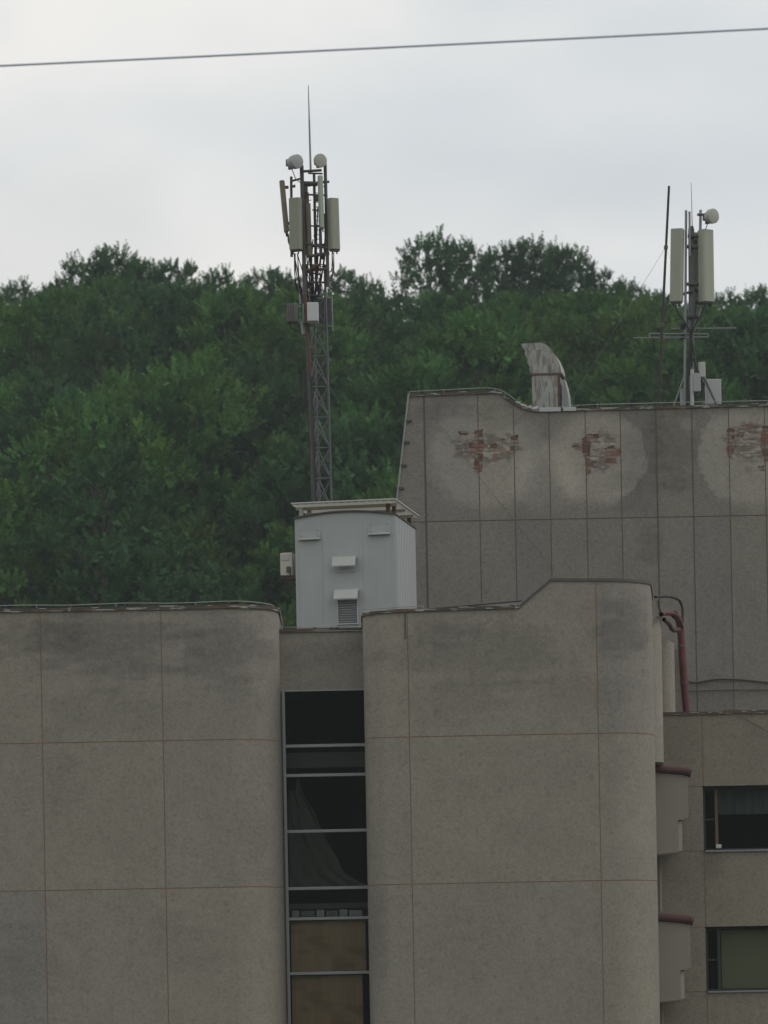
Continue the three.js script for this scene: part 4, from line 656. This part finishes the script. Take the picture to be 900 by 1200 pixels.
// antenna pole on the rear roof
{
  const z = -12, up = (px, py, dz = 0) => P(px, py, z + dz), s = PPM(z), base = up(808, 478); base.y = REAR.roofY;
  const root = thing('antenna_pole', 'grey antenna pole with strut legs on the rear roof beside a leaning dark pole', 'pole', base);
  const foot = (px, py, dz = 0) => { const q = up(px, py, dz); q.y = REAR.roofY; return q; };
  const main = part(root, 'main_pole', [rod(foot(808.5, 478), up(811, 385), 0.05, 0.05, 12), rod(up(811, 388), up(810, 268), 0.075, 0.07, 12)], std(0.14, 0.14, 0.15, 0.6));
  part(root, 'side_pipe', rod(foot(801.5, 478, 0.12), up(804, 246.5, 0.12), 0.03, 0.03, 10), M.galv);
  part(root, 'side_pipe', rod(up(808.5, 300, 0.15), up(808, 248, 0.15), 0.026, 0.026, 10), M.galv);
  part(root, 'dish_pipe', rod(up(819.5, 340, 0.1), up(821, 246, 0.1), 0.032, 0.032, 10), M.galv);
  part(root, 'strut_leg', rod(foot(810.5, 478, 0.2), up(811, 433, 0.2), 0.042, 0.042, 10), M.greyBox);
  part(root, 'strut_leg', rod(foot(775, 478, 0.1), up(802, 441, 0.1), 0.018, 0.018, 6), M.galv);
  part(root, 'strut_leg', rod(foot(856, 478, 0.1), up(826, 444, 0.1), 0.03, 0.03, 6), std(0.10, 0.10, 0.105, 0.6));
  part(root, 'lightning_rod', rod(up(811.3, 270, 0), up(810, 214, 0), 0.013, 0.006, 6), M.wireGrey);
  for (const [a, b, c, d, rr] of [[806, 276, 820, 277, 0.05], [805, 289, 822, 290, 0.045], [803, 333, 820, 333, 0.04], [800, 345, 812, 341, 0.03], [805, 371, 818, 371, 0.06]]) part(root, 'clamp_bar', rod(up(a, b, 0.1), up(c, d, 0.1), rr, rr, 8), M.steelDark);
  part(root, 'pole_cap', rod(up(811, 273, 0), up(811, 265, 0), 0.06, 0.03, 8), M.steelDark);
  for (const pts of [[[791, 357], [794, 365], [802, 377], [808, 388], [808, 440]], [[826, 357], [822, 368], [815, 380], [811, 392], [811, 430]], [[816, 352], [814, 370], [810, 390], [807, 430], [806, 470]], [[812, 420], [817, 432], [821, 444], [824, 455], [822, 459], [819, 456]], [[811, 400], [815, 425], [820, 440], [826, 452]]]) part(root, 'feed_cable', tube(pts.map(([a, b], k) => up(a, b, 0.18)), 0.022, 30, 6), M.cable);
  part(root, 'bracket_pale', [rod(up(796, 357, 0.05), up(803, 372, 0.05), 0.022, 0.022, 6), rod(up(823, 355, 0.05), up(818, 374, 0.05), 0.03, 0.03, 6)], M.galv);
  const G = 'panel antennas on the rear roof pole';
  const pa = (px, py0, py1, dz, w, d, yaw, lean, label) => { const c = up(px, py1, dz); panelAntenna(c.x, c.y, c.z, w, d, (py1 - py0) / s, yaw, lean, label, G, M.panelPale, M.panelBack); };
  pa(793.5, 269, 354.5, 0.1, 0.27, 0.14, -0.35, -0.033, 'tall cream panel antenna between the rear roof pole and the leaning dark pole');
  pa(826, 270.5, 355, 0.05, 0.30, 0.19, 0.5, -0.004, 'tall cream panel antenna below the horn dish on the rear roof pole');
  pa(817, 272, 354, -0.15, 0.20, 0.13, 2.7, 0, 'tall panel antenna turned away behind the rear roof pole');
  const dd = dishAntenna(up(836.5, 253, 0.3), 0.165, V(0.62, -0.05, 0.78), 0.2, 'pale cone dish on a side pipe at the top of the rear roof pole', M.dish, M.dish);
  part(root, 'dish_arm', rod(up(817, 251.5, 0.12), up(828, 251.5, 0.12), 0.03, 0.03, 8), M.steelDark);
  part(root, 'dish_cable', tube([up(829, 260, 0.15), up(828, 266, 0.15), up(824, 272, 0.12)], 0.010, 10, 5), M.cable);
  // television aerials
  const aerial = (px0, px1, py0, py1, n, label, folded) => {
    const a = up(px0, py0, 0.1), b = up(px1, py1, 0.1), o = thing('television_aerial', label, 'aerial', a.clone().lerp(b, 0.5), 'thin aerials clamped to the rear roof pole');
    part(o, 'boom', rod(a, b, 0.014, 0.014, 6), M.galv);
    for (let k = 0; k < n; k++) { const q = a.clone().lerp(b, (k + 0.5) / n), L = 0.22 + 0.16 * k / n; part(o, 'element', rod(q.clone().add(V(0, 0.012, -L)), q.clone().add(V(0, 0.012, L)), 0.006, 0.006, 5), M.galv); }
    if (folded) { const c = up(folded[0], folded[1], 0.16), d = up(folded[2], folded[3], 0.16); part(o, 'reflector', [rod(c, d, 0.013, 0.013, 6), rod(c.clone().add(V(0, 0.09, 0)), d.clone().add(V(0, 0.07, 0)), 0.013, 0.013, 6), rod(c, c.clone().add(V(0, 0.09, 0)), 0.012, 0.012, 5), rod(d, d.clone().add(V(0, 0.07, 0)), 0.012, 0.012, 5)], M.galv); }
    part(o, 'junction_box', box(up(797, 394, 0).x, up(803, 394, 0).x, up(800, py0 + 2, 0).y, up(800, py0 - 4, 0).y, z + 0.08, z + 0.16), M.black);
  };
  aerial(787, 863, 385, 384.5, 7, 'upper thin television aerial reaching out past the rear roof pole');
  aerial(743, 806, 396, 396.5, 7, 'lower thin television aerial with a double reflector crossing the leaning dark pole', [761, 395.5, 830, 395]);
  // boxes at the foot
  const bx = (label, a, b, c, d, z0, z1, mat) => { const p = up(a, d, z1), q = up(b, c, z1); const o = thing('roof_cabinet', label, 'cabinet', V((p.x + q.x) / 2, p.y, z + (z0 + z1) / 2), 'cabinets at the foot of the rear roof pole'); const m = part(o, 'casing', box(p.x, q.x, p.y, q.y, z + z0, z + z1, 0.01), mat); part(o, 'door', box(p.x + 0.012, q.x - 0.012, p.y + 0.012, q.y - 0.012, z + z1 + 0.001, z + z1 + 0.008, 0.003), mat, m); return [o, p, q]; };
  { const [o, p, q] = bx('square light grey cabinet at the foot of the rear roof pole', 828, 845, 444, 474, -0.5, -0.15, M.greyBox); part(o, 'stand', box(p.x + 0.03, q.x - 0.03, REAR.roofY, p.y - 0.001, z - 0.45, z - 0.2), M.steelDark); }
  { const [o, p, q] = bx('slim white box mounted behind the rear roof pole above the square cabinet', 819.5, 826.5, 424, 448, -0.28, -0.1, std(0.5, 0.51, 0.49, 0.6)); part(o, 'bracket', box(up(811, 440).x, q.x - 0.02, p.y + 0.05, p.y + 0.12, z - 0.099, z - 0.05), M.steelDark); }
  { const [o, p, q] = bx('small grey power unit strapped to the foot of the rear roof pole', 812.5, 821, 437, 459, 0.1, 0.26, std(0.33, 0.34, 0.34, 0.6)); part(o, 'gland', rod(V((p.x + q.x) / 2, p.y - 0.09, z + 0.18), V((p.x + q.x) / 2, p.y, z + 0.18), 0.03, 0.05, 8), M.steelDark); part(o, 'strap', box(p.x - 0.04, q.x, p.y + 0.15, p.y + 0.19, z + 0.04, z + 0.099), M.steelDark); }
  { const [o, p, q] = bx('narrow grey box between the strut feet of the rear roof pole', 798, 801.2, 455, 478, -0.1, 0.08, std(0.34, 0.35, 0.36, 0.6)); part(o, 'foot', box(p.x, q.x, REAR.roofY, p.y - 0.001, z - 0.08, z + 0.06), M.steelDark); }
  // leaning dark pole with its stay wire
  const lz = -10.4, lp = (a, b) => P(a, b, lz), lb = lp(770.5, 478); lb.y = REAR.roofY;
  const ln = thing('leaning_pole', 'thin dark leaning pole standing on the rear roof edge with a stay wire', 'pole', lb);
  part(ln, 'pole', [rod(lb, lp(776, 380), 0.036, 0.032, 8), rod(lp(776, 382), lp(784, 218), 0.030, 0.026, 8)], std(0.035, 0.026, 0.026, 0.7));
  part(ln, 'joint_collar', rod(lp(775.8, 383), lp(776.2, 378), 0.045, 0.045, 8), M.steelDark); part(ln, 'joint_collar', rod(lp(780.2, 292), lp(780.5, 288), 0.045, 0.045, 8), M.steelDark);
  const an = P(620, 478, -16); an.y = REAR.roofY; part(ln, 'stay_wire', rod(lp(780, 290), an, 0.0035, 0.0035, 5), M.wireGrey);
  const an2 = P(880, 478, -16); an2.y = REAR.roofY; part(ln, 'stay_wire', rod(lp(780.3, 290), an2, 0.002, 0.002, 5), M.wireGrey);
}

// overhead cable in front of everything
{
  const z = 30, a = P(0, 76.5, z), b = P(900, 33, z), d = b.clone().sub(a), pts = [];
  const root = thing('overhead_cable', 'thick grey overhead cable strung across the sky above the masts', 'cable', a.clone().lerp(b, 0.5));
  for (let k = -3; k <= 4; k += 0.25) { const q = a.clone().addScaledVector(d, k); const t = k - 0.5; q.y += 0.02 * (t * t) - 0.012; pts.push(q); }
  part(root, 'cable', tube(pts, 0.0125, 120, 8), std(0.34, 0.38, 0.50, 0.45));
}

// ---------------------------------------------------------------- trees
const leafMats = [[0.054, 0.132, 0.038], [0.070, 0.160, 0.041], [0.049, 0.116, 0.044], [0.078, 0.150, 0.043], [0.041, 0.097, 0.041]].map(([r, g, b]) => new THREE.MeshPhysicalMaterial({ color: lin(r, g, b), vertexColors: true, roughness: 1, specularIntensity: 0.25, side: THREE.DoubleSide, transmission: 0.15, thickness: 0 }));
function makeTree(seed, H, W, clumps, sprays, leaves, shoot) {      // clumps of leafy sprays on limbs, with gaps between the clumps
  const r = rng(seed), pos = [], col = [], trunks = [];
  const ch = H * 0.88, y0 = H - ch;
  trunks.push(rod(V(0, -0.6, 0), V(0.1, H * 0.45, 0.05), 0.20, 0.13, 7), rod(V(0.1, H * 0.44, 0.05), V(0.05, H * 0.9, 0), 0.13, 0.03, 6));
  for (let i = 0; i < clumps; i++) {
    const t = Math.pow((i + 0.5) / clumps, 0.9), a = i * 2.399 + (r() - 0.5) * 0.9;
    const env = Math.sqrt(Math.max(0, 1 - Math.pow((t - 0.34) / 0.68, 2))), lift = 0.5 + 0.5 * Math.sqrt(r());
    const R = W * (0.085 + 0.075 * r()) * (1.05 - 0.3 * t), rad = Math.max(0, W / 2 * env * lift - R * 0.3), c = V(Math.cos(a) * rad, y0 + (ch - R * 0.6) * t, Math.sin(a) * rad);
    trunks.push(rod(V(0.05, Math.min(H * 0.86, Math.max(H * 0.2, c.y - rad * 0.75 - 0.4)), 0), c, 0.032, 0.010, 4));
    const out = V(Math.cos(a), 0.25, Math.sin(a)), cTone = 0.70 + 0.6 * r(), cWarm = r();
    for (let k = 0; k < 22; k++) {                                        // the close inner foliage of the clump
      const p = c.clone().add(V((r() - 0.5) * R * 0.95, (r() - 0.65) * R * 0.5, (r() - 0.5) * R * 0.95)), e1 = V(r() - 0.5, (r() - 0.5) * 0.5, r() - 0.5).normalize(), e2 = V(r() - 0.5, (r() - 0.5) * 0.9, r() - 0.5).cross(e1).normalize(), q1 = R * (0.15 + 0.14 * r());
      for (const [u1, v1, u2, v2] of [[1, 0.1, 0.1, 1], [0.1, 1, -0.9, 0.2], [-0.9, 0.2, -0.2, -1], [-0.2, -1, 1, 0.1]]) { const b1 = p.clone().addScaledVector(e1, q1 * u1).addScaledVector(e2, q1 * v1), b2 = p.clone().addScaledVector(e1, q1 * u2).addScaledVector(e2, q1 * v2); pos.push(p.x, p.y, p.z, b1.x, b1.y, b1.z, b2.x, b2.y, b2.z); for (let m = 0; m < 3; m++) col.push(cTone * 0.95, cTone, cTone); }
    }
    for (let k = 0; k < sprays; k++) {
      const ph = r() * 6.283, ct = 1 - 1.25 * r(), st = Math.sqrt(Math.max(0, 1 - ct * ct)), n = V(Math.cos(ph) * st, ct, Math.sin(ph) * st);
      const o = c.clone().add(V(n.x * R, n.y * R * 0.62, n.z * R).multiplyScalar(0.45 + 0.5 * r()));
      const dir = n.clone().multiplyScalar(0.75).addScaledVector(out, 0.45 * env).add(V((r() - 0.5) * 0.5, 0.22 + shoot * r() * (0.4 + t), (r() - 0.5) * 0.5)).normalize();
      const L = (0.36 + 0.42 * r()) * (1 + shoot * 0.7 * Math.max(0, n.y) * (r() < 0.3 ? 1 : 0.2)), side = dir.clone().cross(V(r() - 0.5, 1.1, r() - 0.5)).normalize(), nrm = side.clone().cross(dir).normalize();
      const tone = cTone * (0.82 + 0.36 * r()), warm = mix(cWarm, r(), 0.4);
      for (let i2 = 0; i2 < leaves; i2++) {
        const q = (i2 + 0.3) / leaves, s = i2 % 2 ? 1 : -1, p = o.clone().addScaledVector(dir, L * q); p.y -= 0.14 * L * q * q;
        const ll = (0.105 + 0.075 * r()) * (1 - 0.35 * q), ax = side.clone().multiplyScalar(s * (1 - 0.55 * q)).addScaledVector(dir, 0.45 + 0.6 * q).addScaledVector(nrm, (r() - 0.5) * 0.7).normalize();
        const wv = ax.clone().cross(nrm).normalize().multiplyScalar(ll * 0.46).addScaledVector(nrm, (r() - 0.5) * 0.05);
        const tip = p.clone().addScaledVector(ax, ll * 1.5), mid = p.clone().addScaledVector(ax, ll * 0.7), a1 = mid.clone().add(wv), b1 = mid.clone().sub(wv); a1.y += 0.015; b1.y += 0.015;
        pos.push(p.x, p.y, p.z, a1.x, a1.y, a1.z, tip.x, tip.y, tip.z, p.x, p.y, p.z, tip.x, tip.y, tip.z, b1.x, b1.y, b1.z);
        const v = tone * (0.85 + 0.3 * r()), cr = v * (0.88 + 0.36 * warm), cb = v * (1.1 - 0.35 * warm); for (let m = 0; m < 6; m++) col.push(cr, v, cb);
      }
    }
  }
  const g = new THREE.BufferGeometry(); g.setAttribute('position', new THREE.Float32BufferAttribute(pos, 3)); g.setAttribute('color', new THREE.Float32BufferAttribute(col, 3)); g.computeVertexNormals();
  return { crown: g, trunk: merge(trunks), H, W };
}
const kinds = [
  makeTree(1, 12, 7.6, 48, 28, 10, 0.6), makeTree(2, 11, 6.4, 40, 28, 10, 0.9), makeTree(3, 13, 7.0, 50, 26, 10, 0.5), makeTree(4, 10.5, 7.6, 44, 29, 10, 0.7), makeTree(5, 12, 6.0, 42, 26, 10, 1.2), makeTree(6, 11.5, 8.4, 54, 28, 10, 0.6),
  makeTree(7, 11, 5.2, 76, 9, 11, 1.7), makeTree(8, 10.5, 5.8, 72, 16, 10, 1.2),   // skyline kinds: feathery, dense round
];
function plant(kind, x, y, z, scale, turn, mat, label, group) {
  const t = thing('broadleaf_tree', label, 'tree', V(x, y, z), group); t.rotation.y = turn; t.scale.setScalar(scale);
  const a = new THREE.Mesh(kinds[kind].trunk, M.bark); a.name = 'trunk'; const b = new THREE.Mesh(kinds[kind].crown, leafMats[mat]); b.name = 'crown'; t.add(a, b); return t;
}
{
  const r = rng(4242), tones = ['mid green', 'bright green', 'bluish green', 'yellowish green', 'dark green'];
  const top = [[0, 352], [60, 345], [130, 330], [220, 338], [300, 345], [420, 350], [450, 352], [560, 345], [690, 345], [760, 358], [900, 362]];
  const limit = (px) => { for (let i = 1; i < top.length; i++) if (px <= top[i][0]) return mix(top[i - 1][1], top[i][1], Math.max(0, (px - top[i - 1][0]) / (top[i][0] - top[i - 1][0]))); return 362; };
  const proj = (x, y, z) => { const d = CAMZ - z, X = x / d, Y = (y - CAMY) / d; return [450 + F * (X * CR - Y * SR), HORIZON - F * (X * SR + Y * CR)]; };
  let row = 0;
  for (let z = -74; z > -158; z -= 4.9, row++) {
    const half = (CAMZ - z) * 0.094 + 5, crest = z < -140 ? 0.75 : 1;
    for (let x = -half + (row % 2) * 2.7; x < half + 3; x += 5.4 * crest) {
      const xx = x + (r() - 0.5) * 2.6, zz = z + (r() - 0.5) * 2.6, kind = Math.floor(r() * 6), turn = r() * 6.28; let sc = 0.70 + 0.55 * r(), mat = [0, 0, 1, 1, 2, 3, 4][Math.floor(r() * 7)];
      const y = hillY(xx, zz) - 0.2; let [px, py] = proj(xx, y + kinds[kind].H * sc, zz);
      if (px > 505 && py > 560) continue;                                     // wholly behind the rear block
      if (py > 900) continue;
      const lim = limit(px) + 6 * (r() - 0.5); if (py < lim) { const d = CAMZ - zz, want = CAMY + (HORIZON - lim) / F * d - x * 0.0192; sc = (want - y) / kinds[kind].H; if (sc < 0.26) continue; }
      plant(kind, xx, y, zz, sc, turn, mat, tones[mat] + ' broadleaf tree in the mass of the wooded hillside', tones[mat] + ' trees of the hillside wood');
    }
  }
  // trees that break the skyline one by one: top in photo pixels, kind, scale
  const sky = [[505, 279, 6, 1.02, 2, 'tall feathery tree with pointed shoots breaking the skyline next to a round dark crown'], [543, 286, 6, 0.85, 2, 'slighter loose tree on the skyline between the feathery and the round crowns'], [622, 288, 7, 0.95, 4, 'dark dense tree with a round crown on the skyline above the vent duct'], [662, 293, 7, 0.92, 4, 'dark spreading crown leaning against the densest round tree on the skyline'], [585, 292, 6, 0.8, 2, 'thin upright tree joining the feathery tree and the dark round tree'], [702, 322, 1, 0.75, 2, 'low rounded tree where the skyline falls toward the leaning dark pole'],
    [132, 297, 7, 0.95, 2, 'highest dark tree on the hump of the ridge far from the masts'], [92, 308, 6, 0.85, 2, 'spiky tree with bare gaps at the edge of the ridge hump'], [168, 308, 7, 0.8, 2, 'rounded tree on the falling side of the ridge hump'], [205, 311, 1, 0.8, 2, 'small tree ending the ridge hump toward the lattice mast'], [258, 318, 6, 0.75, 2, 'thin spiky tree on the ridge between the hump and the lattice mast'], [310, 318, 1, 0.75, 2, 'loose tree just beside the lattice mast on the ridge'], [335, 325, 6, 0.7, 2, 'gappy tree on the ridge behind the radio boxes'], [405, 320, 6, 0.75, 2, 'loose tree on the ridge past the lattice mast'], [432, 332, 6, 0.7, 2, 'small spiky tree at the dip of the ridge before the feathery tree'],
    [22, 332, 6, 0.7, 2, 'small spiky tree on the low ridge before the hump'], [55, 338, 1, 0.7, 2, 'low bush-like tree at the foot of the ridge hump'], [735, 334, 6, 0.7, 2, 'small loose tree behind the leaning dark pole'], [772, 345, 1, 0.7, 2, 'low tree behind the rear roof aerials'], [850, 346, 6, 0.72, 2, 'spiky tree on the ridge just past the tall cream panels'], [885, 342, 7, 0.75, 2, 'dense tree on the ridge past the rear roof pole']];
  for (const [px, py, kind, sc, mat, label] of sky) {
    const z = -149 - 3 * r(), t = P(px, py, z), y = t.y - kinds[kind].H * sc;
    plant(kind, t.x, y, z, sc, r() * 6.28, mat, label);
  }
}

scene.traverse((o) => { if (o.isMesh) { o.castShadow = true; o.receiveShadow = true; } });
renderer.render(scene, camera);
